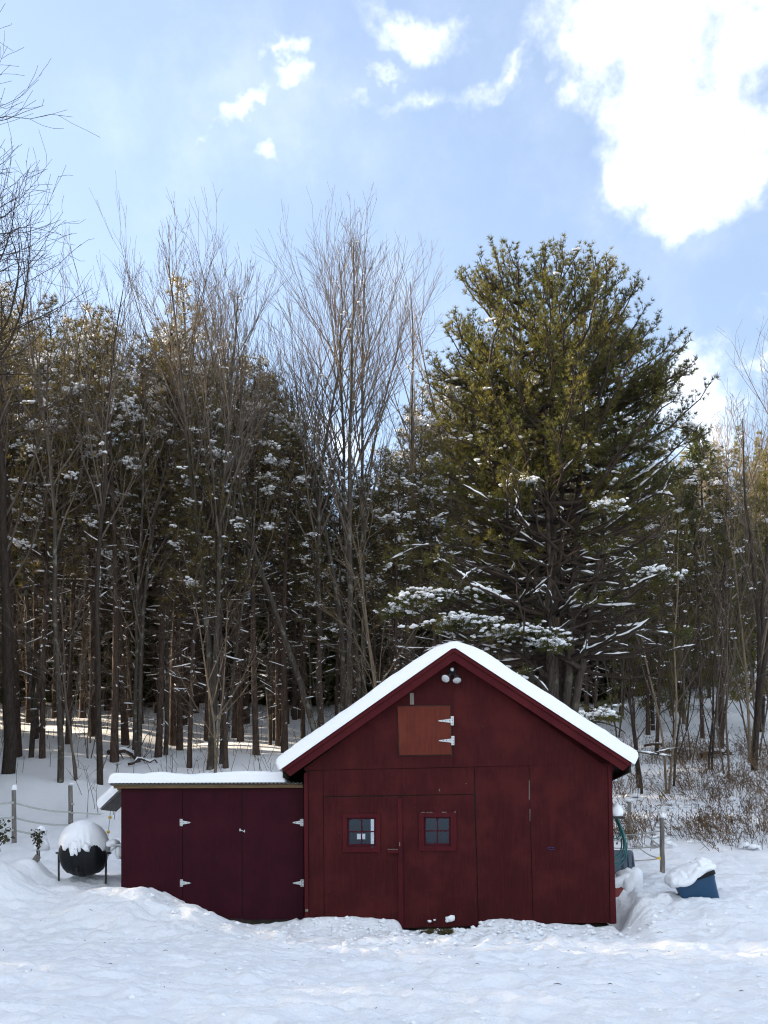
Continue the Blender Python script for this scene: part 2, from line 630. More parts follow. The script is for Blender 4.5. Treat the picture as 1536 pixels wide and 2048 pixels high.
# ------------------------------------------------------------------ ground
FRONT = [(612, 1836), (700, 1834), (790, 1834), (800, 1840), (808, 1860), (860, 1862), (950, 1858), (962, 1842),
         (1000, 1838), (1040, 1845), (1066, 1842), (1090, 1847), (1130, 1850), (1165, 1849), (1176, 1844), (1190, 1851), (1228, 1848)]
FU = [bl(p, q)[0] for p, q in FRONT]
FZ = [bl(p, q)[1] for p, q in FRONT]
SFRONT = [(200, 1774), (243, 1774), (285, 1770), (308, 1769), (330, 1779), (365, 1791), (380, 1808), (405, 1822), (440, 1836), (490, 1838), (540, 1844), (575, 1840), (607, 1832)]
SU = [sl_(p, q)[0] for p, q in SFRONT]
SZ = [sl_(p, q)[1] for p, q in SFRONT]

PY = [-200, 0, 12, 16.3, 17.6, 19.2, 22, 27, 31, 38, 46, 58, 62, 75, 120, 400]
PZ = [-1.0, -.06, -.06, -.02, .28, .62, .80, 1.46, 2.0, 4.0, 6.1, 9.1, 9.6, 9.4, 9.0, 8.0]
QZ = [-1.0, -.06, -.06, -.02, .25, .55, .74, 1.30, 2.2, 4.1, 6.5, 10.4, 12, 18.0, 36, 40]


def ground(x, y, fine=True):
    x, y = np.asarray(x, float), np.asarray(y, float)
    yw = y + 0.5 * vnoise(x * .12, y * .12, 3)
    # smoothed interpolation
    def prof(z):
        s = 0
        for k, w in ((-1.2, .2), (-.5, .3), (.5, .3), (1.2, .2)):
            s = s + w * np.interp(yw + k * np.clip(np.abs(yw - 12) / 12, .15, 1.5), PY, z)
        return s
    right = sstep(x / np.maximum(y, 8), .17, .30)
    z = prof(PZ) * (1 - right) + prof(QZ) * right
    # trampled, shovelled yard in front of the doors
    u, v = to_barn(x, y)
    yard = sstep(u, -1.9, -.5) * (1 - sstep(u, BW + .05, BW + .55)) * (1 - sstep(v, .3, 1.0))
    z = z * (1 - yard) + yard * (-.07 + .02 * np.sin(x * 1.3))
    # big soft swells
    far = sstep(y, 22, 40)
    z = z + .16 * fbm(x * .25, y * .25, 3, 21) * (.35 + far * 2.2) * (1 - .7 * yard)
    # snow lying against the front of the barn
    fz = np.interp(u, FU, FZ)
    lip = np.exp(-np.clip(-v, 0, None) ** 2 / (.34 ** 2)) * sstep(u, -.25, .02) * (1 - sstep(u, BW - .02, BW + .18))
    z = np.where((v < .06) & (v > -2.0), z * (1 - lip) + fz * lip, z)
    # drift in front of the shed
    us, vs = to_shed(x, y)
    sz = np.interp(us, SU, SZ)
    wid = .45 + .75 * (1 - sstep(us, .6, 1.5))
    lip2 = np.exp(-np.clip(-vs, 0, None) ** 2 / wid ** 2) * sstep(us, -1.0, -.2) * (1 - sstep(us, SW_ - .1, SW_ + .02))
    z = np.where(vs < .25, z * (1 - lip2) + sz * lip2, z)
    # bank beside the barn's right corner, trodden
    bank = np.exp(-(((u - BW - .75) / .55) ** 2) - (((v - .35) / .9) ** 2))
    z = z + bank * (.08 + .18 * fbm(x * 3.4, y * 3.4, 4, 55, .6))
    trench = np.exp(-(((u - BW - .22) / .16) ** 2) - (((v + .05) / .5) ** 2))
    z = z - .05 * trench
    # left: mound under the plants at the frame's left edge
    z = z + .60 * np.exp(-(((x + 6.85) / .60) ** 2) - (((y - 18.9) / .9) ** 2))
    z = z + .34 * np.exp(-(((x + 6.45) / .32) ** 2) - (((y - 20.1) / .45) ** 2))
    z = z + .12 * np.exp(-(((x + 5.2) / .55) ** 2) - (((y - 20.3) / .5) ** 2))
    if fine:
        near = 1 - sstep(y, 24, 34)
        tr = np.exp(-((u - 2.6) / 2.6) ** 2 - ((v + 1.7) / 1.9) ** 2)
        bare = np.exp(-((u - 2.25) / .42) ** 2 - ((v + .62) / .50) ** 2)
        wob = (1 - .6 * lip) * (1 - .95 * bare)
        l1 = fbm(x * 1.1, y * 1.6, 4, 31, .55)
        l2 = np.abs(fbm(x * 3.1, y * 4.0, 3, 41, .55))
        z = z + wob * near * (.12 * l1 - .09 * l2 + .018 * fbm(x * 6.5, y * 8.0, 3, 47, .6)) + wob * tr * (.16 * fbm(x * 3.2, y * 4.0, 4, 71, .6) - .10 * np.abs(fbm(x * 7, y * 8, 2, 77)))
        z = z + (1 - near) * .05 * fbm(x * 1.3, y * 1.3, 3, 91)
        # old footprints
        for k in range(150):
            rk = random.Random(900 + k)
            fx, fy = rk.uniform(-6, 7), rk.uniform(8.5, 17.5)
            if k < 34:      # a trodden line of prints up to the doors
                fx, fy = 1.1 + .03 * k + (.16 if k % 2 else -.16) + rk.gauss(0, .06), 8.6 + .27 * k
            m = (np.abs(x - fx) < .5) & (np.abs(y - fy) < .5)
            if np.ndim(m) and m.any():
                q = np.exp(-((x - fx) / .10) ** 2 - ((y - fy) / .17) ** 2) - .45 * np.exp(-((x - fx - .05) / .2) ** 2 - ((y - fy - .12) / .28) ** 2)
                z = np.where(m, z - rk.uniform(.03, .085) * q, z)
    # under the buildings the ground is bare and low
    inb = sstep(u, .03, .2) * (1 - sstep(u, BW - .2, BW - .03)) * sstep(v, .03, .2) * (1 - sstep(v, BD - .25, BD - .05))
    z = z * (1 - inb) + inb * -.1
    ins = sstep(us, .03, .2) * (1 - sstep(us, SW_ - .05, SW_ + .1)) * sstep(vs, .03, .2) * (1 - sstep(vs, 2.0, 2.2))
    z = z * (1 - ins) + ins * -.1
    return z


_GX, _GY = np.arange(-62, 62.1, .25), np.arange(6, 125.1, .25)
_GZ = ground(np.meshgrid(_GX, _GY)[0].ravel(), np.meshgrid(_GX, _GY)[1].ravel(), False).reshape(len(_GY), len(_GX))


def gz(x, y):
    fx, fy = (min(max(x, -61.9), 61.9) + 62) / .25, (min(max(y, 6.1), 124.9) - 6) / .25
    i, j = int(fy), int(fx)
    fy -= i
    fx -= j
    a, b, c, d = _GZ[i, j], _GZ[i, j + 1], _GZ[i + 1, j], _GZ[i + 1, j + 1]
    return float((a * (1 - fx) + b * fx) * (1 - fy) + (c * (1 - fx) + d * fx) * fy)


def axis_x():
    mid = np.arange(-8.0, 8.0, .045)
    out = [8.0]
    s = .05
    while out[-1] < 160:
        s *= 1.06
        out.append(out[-1] + s)
    out = np.array(out)
    return np.concatenate([-out[::-1], mid[1:], out])


def axis_y():
    pre = np.array([-150, -90, -50, -25, -12, -6, -2, 1, 3, 4.5, 5.5, 6.2, 6.7, 7.0])
    mid = np.arange(7.1, 21.5, .045)
    out = [21.5]
    s = .045
    while out[-1] < 260:
        s = min(s * 1.035, 6)
        out.append(out[-1] + s)
    return np.concatenate([pre, mid, np.array(out)])


def build_ground():
    ax, ay = axis_x(), axis_y()
    X, Y = np.meshgrid(ax, ay)
    Z = ground(X.ravel(), Y.ravel()).reshape(X.shape)
    nx, ny = len(ax), len(ay)
    i = np.arange((nx - 1) * (ny - 1))
    r, c = i // (nx - 1), i % (nx - 1)
    a = r * nx + c
    Q = np.stack([a, a + 1, a + 1 + nx, a + nx], 1)
    me = raw_mesh('snowy_ground', np.stack([X, Y, Z], -1).reshape(-1, 3), quads=Q, material='snow_ground', smooth=True)
    o = add('snowy_ground', me)
    tag(o, 'trampled white snow covering the yard and the wooded hillside', kind='structure')


build_ground()


# ------------------------------------------------------------------ snow pieces
def snow_sheet(name, base, normal, size, res, T, edge, parent, seed=1, amp=.02, over=.0, sag=None):
    """snow layer of thickness T over a surface base(s, v); s, v in metres over size"""
    ns, nv = res
    # denser near the borders so that the rounded edge is smooth
    def ticks(n, L):
        t = np.linspace(0, 1, n)
        t = t + .10 * np.sin(2 * np.pi * t) * -1
        return np.clip(t, 0, 1) * L
    S, Vv = np.meshgrid(ticks(ns, size[0]), ticks(nv, size[1]), indexing='ij')
    dist = np.minimum(np.minimum(S, size[0] - S), np.minimum(Vv, size[1] - Vv))
    q = np.clip(dist / edge, 0, 1)
    t = T * (1 - (1 - q) ** 2.6) ** (1 / 2.2)
    t = t * (1 + 1.6 * amp / max(T, .05) * fbm(S * 2.2, Vv * 2.2, 3, seed)) + amp * .5 * fbm(S * 9, Vv * 9, 2, seed + 9) * q
    B = np.array([[base(s, v) for s, v in zip(rs, rv)] for rs, rv in zip(S, Vv)])
    N = np.array([[normal(s, v) for s, v in zip(rs, rv)] for rs, rv in zip(S, Vv)])
    top = B + N * t[..., None]
    bot = B + N * .003
    n1 = ns * nv
    V = np.concatenate([top.reshape(-1, 3), bot.reshape(-1, 3)])
    i = np.arange((ns - 1) * (nv - 1))
    r, c = i // (nv - 1), i % (nv - 1)
    a = r * nv + c
    Q = np.stack([a, a + nv, a + nv + 1, a + 1], 1)
    Q2 = Q[:, ::-1] + n1
    return add(name, raw_mesh(name, V, quads=np.concatenate([Q, Q2]), material='snow', smooth=True), parent)


_ico = {}


def ico(sub):
    if sub not in _ico:
        bm = bmesh.new()
        bmesh.ops.create_icosphere(bm, subdivisions=sub, radius=1.0)
        v = np.array([q.co[:] for q in bm.verts])
        f = np.array([[q.index for q in p.verts] for p in bm.faces])
        bm.free()
        _ico[sub] = (v, f)
    return _ico[sub]


def lump(name, center, rad, parent=None, seed=0, sub=3, amp=.18, flat=-.45, material='snow'):
    """a rounded, uneven lump of snow with a flat underside"""
    v, f = ico(sub)
    v = v.copy()
    k = 1 + amp * (fbm(v[:, 0] * 1.7 + seed * 3.1, v[:, 1] * 1.7 + v[:, 2] * 1.3, 3, seed) * 1.6)
    v = v * k[:, None]
    v[:, 2] = np.maximum(v[:, 2], flat)
    v = v * np.array(rad) + np.array(center)
    return add(name, raw_mesh(name, v, tris=f, material=material, smooth=True), parent)


# ------------------------------------------------------------------ barn
def hinge(name, parent, x, z, s, y, w=.12, h=.125):
    """T-strap hinge: plate at x, strap pointing to direction s"""
    b = MB()
    b.prism([(x - .022, z - h / 2), (x + .022, z - h / 2), (x + .022, z + h / 2), (x - .022, z + h / 2)], y - .007, y)
    b.prism([(x + s * .022, z - .034), (x + s * (.03 + w * 1.5), z - .008), (x + s * (.045 + w * 1.5), z), (x + s * (.03 + w * 1.5), z + .008), (x + s * .022, z + .034)], y - .009, y - .001)
    b.tube([(x + s * .022, y - .009, z - h / 2), (x + s * .022, y - .009, z + h / 2)], .008, 8)
    o = b.build(name, 'galvanised', parent)
    c = MB()
    for dx, dz in ((-s * .006, .042), (-s * .006, -.042), (-s * .006, 0), (s * .05, 0), (s * .11, 0), (s * .16, 0)):
        c.tube([(x + dx, y - .013, z + dz), (x + dx, y - .006, z + dz)], .0075, 6)
    c.build('screw', 'screw_dark', o)['kind'] = 'stuff'
    return o


def build_barn():
    b = empty('barn', (XL, DL, 0), -ALPHA)
    tag(b, 'dark red plywood barn with snow-covered gable roof and double doors', 'barn')
    q = lambda px, py, yl=0.0: bl(px, py, yl)
    z_e = 2.66
    # gable outline on the facade plane
    ax_, az_ = q(908, 1312)
    zt = az_ - .05
    slope = .725
    # backing wall behind the panels, with the two window openings left free
    wins = [((686, 1632), (759, 1704)), ((838, 1626), (912, 1702))]
    op = []
    for (x0, y0), (x1, y1) in (((694.5, 1635.5), (752, 1694)), ((848, 1634), (901.5, 1692.5))):
        lx0, lz1 = q(x0, y0)
        lx1, lz0 = q(x1, y1)
        op.append((lx0, lx1, lz0, lz1))
    w = MB()
    xs = [0.02, op[0][0], op[0][1], op[1][0], op[1][1], BW - .02]
    ztop = z_e
    for i in range(5):
        x0, x1 = xs[i], xs[i + 1]
        if i in (1, 3):
            o_ = op[0] if i == 1 else op[1]
            w.box((x0, .0, .1), (x1, .06, o_[2]))
            w.box((x0, .0, o_[3]), (x1, .06, ztop))
        else:
            w.box((x0, .0, .1), (x1, .06, ztop))
    w.prism([(.02, ztop), (BW - .02, ztop), (ax_, ztop + slope * (BW / 2 - .02) - .02)], .0, .06)
    w.build('front_wall', 'dark_wood', b)
    # side walls, back wall with a doorway and a small window, floor
    # what shows through the left window at the back: a tall slit and a small opening
    dx0, _ = bl(741.5, 1660, BD)
    dx1, _ = bl(756, 1660, BD)
    wx0, wz1 = bl(714, 1667.5, BD)
    wx1, wz0 = bl(731, 1678.5, BD)
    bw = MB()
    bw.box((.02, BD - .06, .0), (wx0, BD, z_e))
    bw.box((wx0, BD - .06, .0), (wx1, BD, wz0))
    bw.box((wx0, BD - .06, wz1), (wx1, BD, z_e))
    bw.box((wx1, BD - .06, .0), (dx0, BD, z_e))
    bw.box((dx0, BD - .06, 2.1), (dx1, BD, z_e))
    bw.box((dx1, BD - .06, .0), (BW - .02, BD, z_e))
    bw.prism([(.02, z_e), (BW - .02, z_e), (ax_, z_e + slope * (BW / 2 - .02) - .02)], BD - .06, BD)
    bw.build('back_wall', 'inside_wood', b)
    MB().box((0.0, .07, .05), (.05, BD, z_e + .02)).build('side_wall', 'barn_red', b)
    MB().box((BW - .05, .07, .05), (BW, BD, z_e + .02)).build('side_wall', 'barn_red', b)
    MB().box((.06, .07, -.04), (BW - .06, BD - .07, .04)).build('floor', 'dark_wood', b)
    MB().box((.3, .10, -.12), (BW - .05, .5, .02)).build('gap_shade_beam', 'dark_wood', b)  # dark beam stands in for the shade in the gap under the wall

    # plywood panels (each its own piece)
    T = .022

    def panel(name, pts, material='barn_red', y0=-T, y1=-.001, parent=b):
        return MB().prism([q(x, y) for x, y in pts], y0, y1).build(name, material, parent)
    # gable sheets: two, meeting at a seam under the ridge
    g0 = [q(613, 1541), q(905.5, 1534.5)]
    zl, zr = g0[0][1], q(1220, 1527)[1]
    sx = q(906.5, 1400)[0]
    zm = q(906.5, 1534.5)[1]
    for side, poly in (('l', [(.0, zl), (sx, zm), (sx, zt), (ax_ - .01, zt), (.0, zt - slope * ax_)]),
                       ('r', [(sx + .004, zm), (BW, zr), (BW, zt - slope * (BW - ax_)), (ax_ + .01, zt), (sx + .004, zt)])):
        p = [c for c in poly]
        MB().prism(p, -.034, -.001).build('gable_panel', 'barn_red', b)
    panel('wall_panel', [(619, 1833 + 14), (648.5, 1833 + 14), (646.2, 1541.5), (617, 1542)])
    panel('header_panel', [(647.5, 1592.8), (947.5, 1588), (948.6, 1534.5), (647, 1541)])
    panel('wall_panel', [(957.8, 1858), (1065.5, 1850), (1057, 1530.5), (949.6, 1534)])
    panel('wall_panel', [(1067, 1846.5), (1219, 1846), (1215, 1527), (1058.2, 1530.5)], y0=-T - .004)
    # corner boards
    panel('corner_board', [(610, 1836), (618, 1836 + 10), (616, 1546), (608.5, 1547)], 'barn_trim', -.04)
    panel('corner_board', [(1220.5, 1848), (1232.5, 1847), (1221.5, 1529), (1215.5, 1529.5)], 'barn_trim', -.04)

    # doors: each a panel cut round its window, framed by a hinge side and battens
    def door(pts, win, name='door'):
        x0, x1 = pts
        (wx0_, wy0), (wx1_, wy1) = win
        L0, L1 = q(x0[0], x0[1]), q(x1[0], x1[1])
        lx0, lx1 = L0[0], L1[0]
        bx0, bx1 = q(x0[3], x0[2])[0], q(x1[3], x1[2])[0]
        tz = q((x0[0] + x1[0]) / 2, (x0[1] + x1[1]) / 2)[1]
        bz = q(x0[0], x0[2])[1]
        bz2 = q(x1[0], x1[2])[1]
        a0, zt_ = q(wx0_, wy0)
        a1, zb_ = q(wx1_, wy1)
        m = MB()
        m.prism([(bx0, bz), (a0, bz + (bz2 - bz) * .35), (a0, L0[1] + (L1[1] - L0[1]) * .35), (lx0, L0[1])], -.03, -.002)
        m.prism([(a1, bz + (bz2 - bz) * .6), (bx1, bz2), (lx1, L1[1]), (a1, L0[1] + (L1[1] - L0[1]) * .6)], -.03, -.002)
        m.prism([(a0, bz + (bz2 - bz) * .35), (a1, bz + (bz2 - bz) * .6), (a1, zb_), (a0, zb_)], -.03, -.002)
        m.prism([(a0, zt_), (a1, zt_), (a1, L0[1] + (L1[1] - L0[1]) * .6), (a0, L0[1] + (L1[1] - L0[1]) * .35)], -.03, -.002)
        return m.build(name, 'barn_red', b)
    d1 = door(((647.5, 1595, 1845, 650), (798.5, 1592.5, 1858, 801)), ((694.5, 1635.5), (752, 1694)))
    d2 = door(((800.5, 1592.5, 1856, 804), (947.5, 1589.5, 1851, 956.5)), ((848, 1634), (901.5, 1692.5)))
    tag(d1, 'left barn door with its foot buried in snow')
    tag(d2, 'right barn door with bits of snow stuck near its foot')
    # meeting batten on the left edge of the right door
    MB().prism([q(797.5, 1858), q(807.5, 1858), q(803.5, 1596), q(795.5, 1596.5)], -.052, -.031).build('batten', 'barn_trim', d2)
    # latch
    lt = MB()
    lt.prism([q(776, 1706.5), q(802, 1706.5), q(802, 1698.5), q(776, 1698.5)], -.085, -.053)
    lt.build('latch_bar', 'barn_trim', d1)
    MB().prism([q(798.5, 1717), q(805.5, 1717), q(805, 1697.5), q(798, 1697.5)], -.095, -.054).build('latch_keeper', 'sash_red', d2)
    for px_, py_, w_, h_, k in ((859, 1842, 6, 4, 1), (869, 1840, 4, 2.5, 2), (902, 1838, 15, 8, 3), (895, 1842, 7, 4, 5)):
        lx, lz = q(px_, py_)
        lump('stuck_snow', (lx, -.032, lz), (w_ * .0055, .03, h_ * .0065), d2, 40 + k, 2, .5, -.9)
    # painted-over strap hinges on the right door
    for yy in (1620, 1822):
        lx, lz = q(940, yy)
        MB().prism([(lx - .11, lz - .012), (lx + .03, lz - .03), (lx + .03, lz + .03), (lx - .11, lz + .012)], -.036, -.031).build('hinge', 'barn_red', d2)
    # little blue scrawl on the right panel
    x0, z0 = q(1102, 1697)
    m = MB()
    pts = [(x0 + .055 * math.cos(a) - .01 * math.sin(3 * a), -T - .008, z0 + .022 * math.sin(a)) for a in np.linspace(.3, 5.6, 12)]
    m.tube(pts, .005, 5)
    m.build('chalk_mark', 'blue_mark', b)

    for x0_, y0_, x1_, y1_, yy in ((1057.6, 1561, 1058.8, 1600, -.024), (1059.2, 1618, 1060.4, 1642, -.024), (843, 1624.3, 850, 1625.6, -.058), (853, 1624.3, 865, 1625.4, -.058), (884, 1624.0, 893, 1625.2, -.058), (908, 1623.4, 912, 1625, -.058),
                                  (611.5, 1818, 617, 1823, -.042), (776, 1698, 796, 1699.2, -.087), (799, 1684, 800.5, 1692, -.054), (878, 1578, 880, 1583, -.024), (931, 1567, 934, 1568, -.024)):
        A0, A1 = q(x0_, y1_), q(x1_, y0_)
        MB().box((A0[0], yy - .003, A0[1]), (A1[0], yy + .002, A1[1])).build('bare_chip', 'grey_wood', b)

    # windows
    def window(outer, sash, lab):
        e = empty('window', (0, 0, 0), 0, b)
        tag(e, lab)
        (ox0, oy0, ox1, oy1), (sx0, sy0, sx1, sy1) = outer, sash
        A = [q(ox0, oy0), q(ox1, oy0), q(ox1, oy1), q(ox0, oy1)]
        X0, X1 = A[0][0], A[1][0]
        Z1, Z0 = A[0][1], A[3][1]
        s0, s1 = q(sx0, sy0), q(sx1, sy1)
        f = .115
        f = s0[0] - X0 - .002
        fm = MB()
        fm.box((X0, -.056, s0[1]), (X1, -.031, Z1))
        fm.box((X0, -.056, Z0), (X1, -.031, s1[1]))
        fm.box((X0, -.0545, s1[1]), (s0[0], -.031, s0[1]))
        fm.box((s1[0], -.0545, s1[1]), (X1, -.031, s0[1]))
        fm.build('frame', 'barn_trim', e)
        b_ = .032
        sm = MB()
        sm.box((s0[0], -.022, s1[1] + b_ * 1.5), (s0[0] + b_, .03, s0[1]))
        sm.box((s1[0] - b_, -.022, s1[1] + b_ * 1.5), (s1[0], .03, s0[1]))
        sm.box((s0[0], -.024, s0[1] - b_ * .8), (s1[0], .03, s0[1] - .001))
        sm.box((s0[0], -.024, s1[1] + .001), (s1[0], .03, s1[1] + b_ * 1.6))
        gx0, gx1 = s0[0] + b_, s1[0] - b_
        gz0, gz1 = s1[1] + b_ * 1.6, s0[1] - b_ * .8
        mx, mz = (gx0 + gx1) / 2, (gz0 + gz1) / 2
        sm.build('sash', 'sash_red', e)
        MB().box((mx - .011, -.018, gz0), (mx + .011, .012, gz1)).build('muntin', 'sash_red', e)
        MB().box((gx0, -.0165, mz - .011), (gx1, .0105, mz + .011)).build('muntin', 'sash_red', e)
        for i in (0, 1):
            for j in (0, 1):
                x0_ = gx0 if i == 0 else mx + .011
                x1_ = mx - .011 if i == 0 else gx1
                z0_ = gz0 if j == 0 else mz + .011
                z1_ = mz - .011 if j == 0 else gz1
                me = raw_mesh('pane', [(x0_, .002, z0_), (x1_, .002, z0_), (x1_, .002, z1_), (x0_, .002, z1_)], quads=[[0, 1, 2, 3]], material='window_glass')
                add('pane', me, e)
    window((686, 1628.5, 761, 1704.5), (694.5, 1635.5, 752, 1694), 'four-pane window in the left barn door')
    window((838, 1624.5, 913, 1701.5), (848, 1634, 901.5, 1692.5), 'four-pane window in the right barn door')

    # hatch in the gable
    h = MB().prism([q(799.5, 1511), q(903.5, 1509.5), q(900, 1413), q(795.5, 1414)], -.062, -.036).build('hatch', 'hatch_red', b)
    tag(h, 'square hatch of lighter orange red in the gable')
    MB().prism([q(797.5, 1513), q(905.5, 1511.5), q(902, 1411), q(793.5, 1412)], -.037, -.0345).build('rebate', 'dark_wood', h)
    for py_ in (1442.5, 1482):
        lx, lz = q(905 + (py_ - 1442) * .03, py_)
        hinge('hinge', h, lx, lz, -1, -.064, .13, .15)
    MB().prism([q(820.5, 1410), q(828, 1410), q(828, 1387), q(820, 1387)], -.06, -.035).build('catch_block', 'grey_wood', b)

    # rake boards and roof
    yo = -.24
    qa = lambda px_, py_: bl(px_, py_, yo)
    A = qa(908, 1295)
    L = qa(563.5, 1538)
    Rr = qa(1264, 1526.5)
    sL = (A[1] - L[1]) / (A[0] - L[0])
    sR = (A[1] - Rr[1]) / (Rr[0] - A[0])
    def rake(s, E, drop0, drop1, y0, y1, name, inset0, inset1):
        # board along the roof edge between two drops below the roof line
        a0 = (A[0], A[1] - drop0)
        a1 = (A[0], A[1] - drop1)
        e0 = (E[0] + s * inset0, E[1] - drop0 + s * 0 + inset0 * (sL if s > 0 else sR))
        e1 = (E[0] + s * inset1, E[1] - drop1 + inset1 * (sL if s > 0 else sR))
        MB().prism([e0, a0, a1, e1] if s > 0 else [a0, e0, e1, a1], y0, y1).build(name, 'barn_trim', b)
    for s, E in ((1, L), (-1, Rr)):
        rake(s, E, .0, .075, yo - .028, yo + .02, 'drip_board', 0, .05)
        rake(s, E, .076, .215, yo, yo + .03, 'rake_board', .05, .14)
    # soffit/roof slabs
    yb = BD + .15
    for s, E, sl2 in ((1, L, sL), (-1, Rr, sR)):
        m = MB()
        th = .05
        e = (E[0] + s * .01, E[1] + .01 * sl2)
        pts = [(e[0], e[1] - .004), (A[0], A[1] - .004), (A[0], A[1] - .004 - th * 1.25), (e[0], e[1] - .004 - th * 1.25)]
        m.prism(pts, yo + .021, yb)
        m.build('roof_slope', 'dark_wood', b)
        # rafter tails / eave board
        MB().box((min(e[0], e[0] + s * .03), yo + .04, e[1] - .15), (max(e[0], e[0] + s * .03), yb, e[1] - .07)).build('eave_board', 'dark_wood', b)
    # snow on the roof
    lenL = math.hypot(A[0] - L[0], A[1] - L[1])
    lenR = math.hypot(Rr[0] - A[0], A[1] - Rr[1])
    tot = lenL + lenR
    over = .05
    y_f = yo - .05
    def base(s, v):
        s2 = s - over
        if s2 < lenL:
            f = (s2) / lenL
            return (L[0] + (A[0] - L[0]) * f, y_f + v, L[1] + (A[1] - L[1]) * f)
        f = (s2 - lenL) / lenR
        return (A[0] + (Rr[0] - A[0]) * f, y_f + v, A[1] + (Rr[1] - A[1]) * f)
    nl = Vector((-sL, 0, 1)).normalized()
    nr = Vector((sR, 0, 1)).normalized()
    def nrm(s, v):
        f = min(1, max(0, (s - over - lenL) / .5 + .5))
        f = f * f * (3 - 2 * f)
        n = nl * (1 - f) + nr * f
        k = 1.0 - .24 * math.exp(-((s - over - lenL) / .25) ** 2)
        return tuple(n * k)
    snow_sheet('roof_snow', base, nrm, (tot + 2 * over, yb - y_f + .08), (150, 60), .225, .16, b, 3, .018)
    return b


barn = build_barn()


def build_floodlight():
    yl = -.034
    e = empty('floodlight', (XL, DL, 0), -ALPHA)
    tag(e, 'twin-headed black floodlight under the peak of the barn gable', 'floodlight')
    x, z = bl(904.5, 1343)
    MB().lathe([(.01, -.10), (.034, -.10), (.034, -.04), (.06, -.035), (.06, 0)], 20, 'y', (x, yl - .001, z)).build('mount', 'lamp_housing', e, True)
    MB().lathe([(.004, -.115), (.030, -.112), (.030, -.102), (.004, -.101)], 16, 'y', (x, yl - .001, z + .01)).build('sensor_lens', 'lamp_lens', e, True)
    for px_, py_, s, tilt in ((891.5, 1361, -1, .35), (914, 1364.5, 1, .75)):
        hx, hz = bl(px_, py_)
        c = Vector((hx, yl - .17, hz))
        d = Vector((s * .25 - .12, -1.0 + tilt * .35, -.35 - tilt)).normalized()     # the way the lamp looks
        arm = MB().tube([(x + s * .02, yl - .05, z - .03), (x + s * .05, yl - .10, z - .09), tuple(c - d * .085)], [.02, .024, .026], 10)
        MB_ = Matrix.Translation(c) @ d.to_track_quat('Z', 'Y').to_matrix().to_4x4()
        lm = MB().lathe([(.02, -.10), (.032, -.085), (.045, -.05), (.072, -.012), (.074, .0), (.070, .004)], 24, 'z')
        o = lm.build('lamp_head', 'lamp_housing', e, True, M=MB_)
        arm.build('arm', 'lamp_housing', o, True)
        MB().lathe([(.069, .0045), (.062, .012), (.04, .021), (.012, .025)], 24, 'z').build('lens', 'lamp_lens', o, True, M=MB_)


build_floodlight()


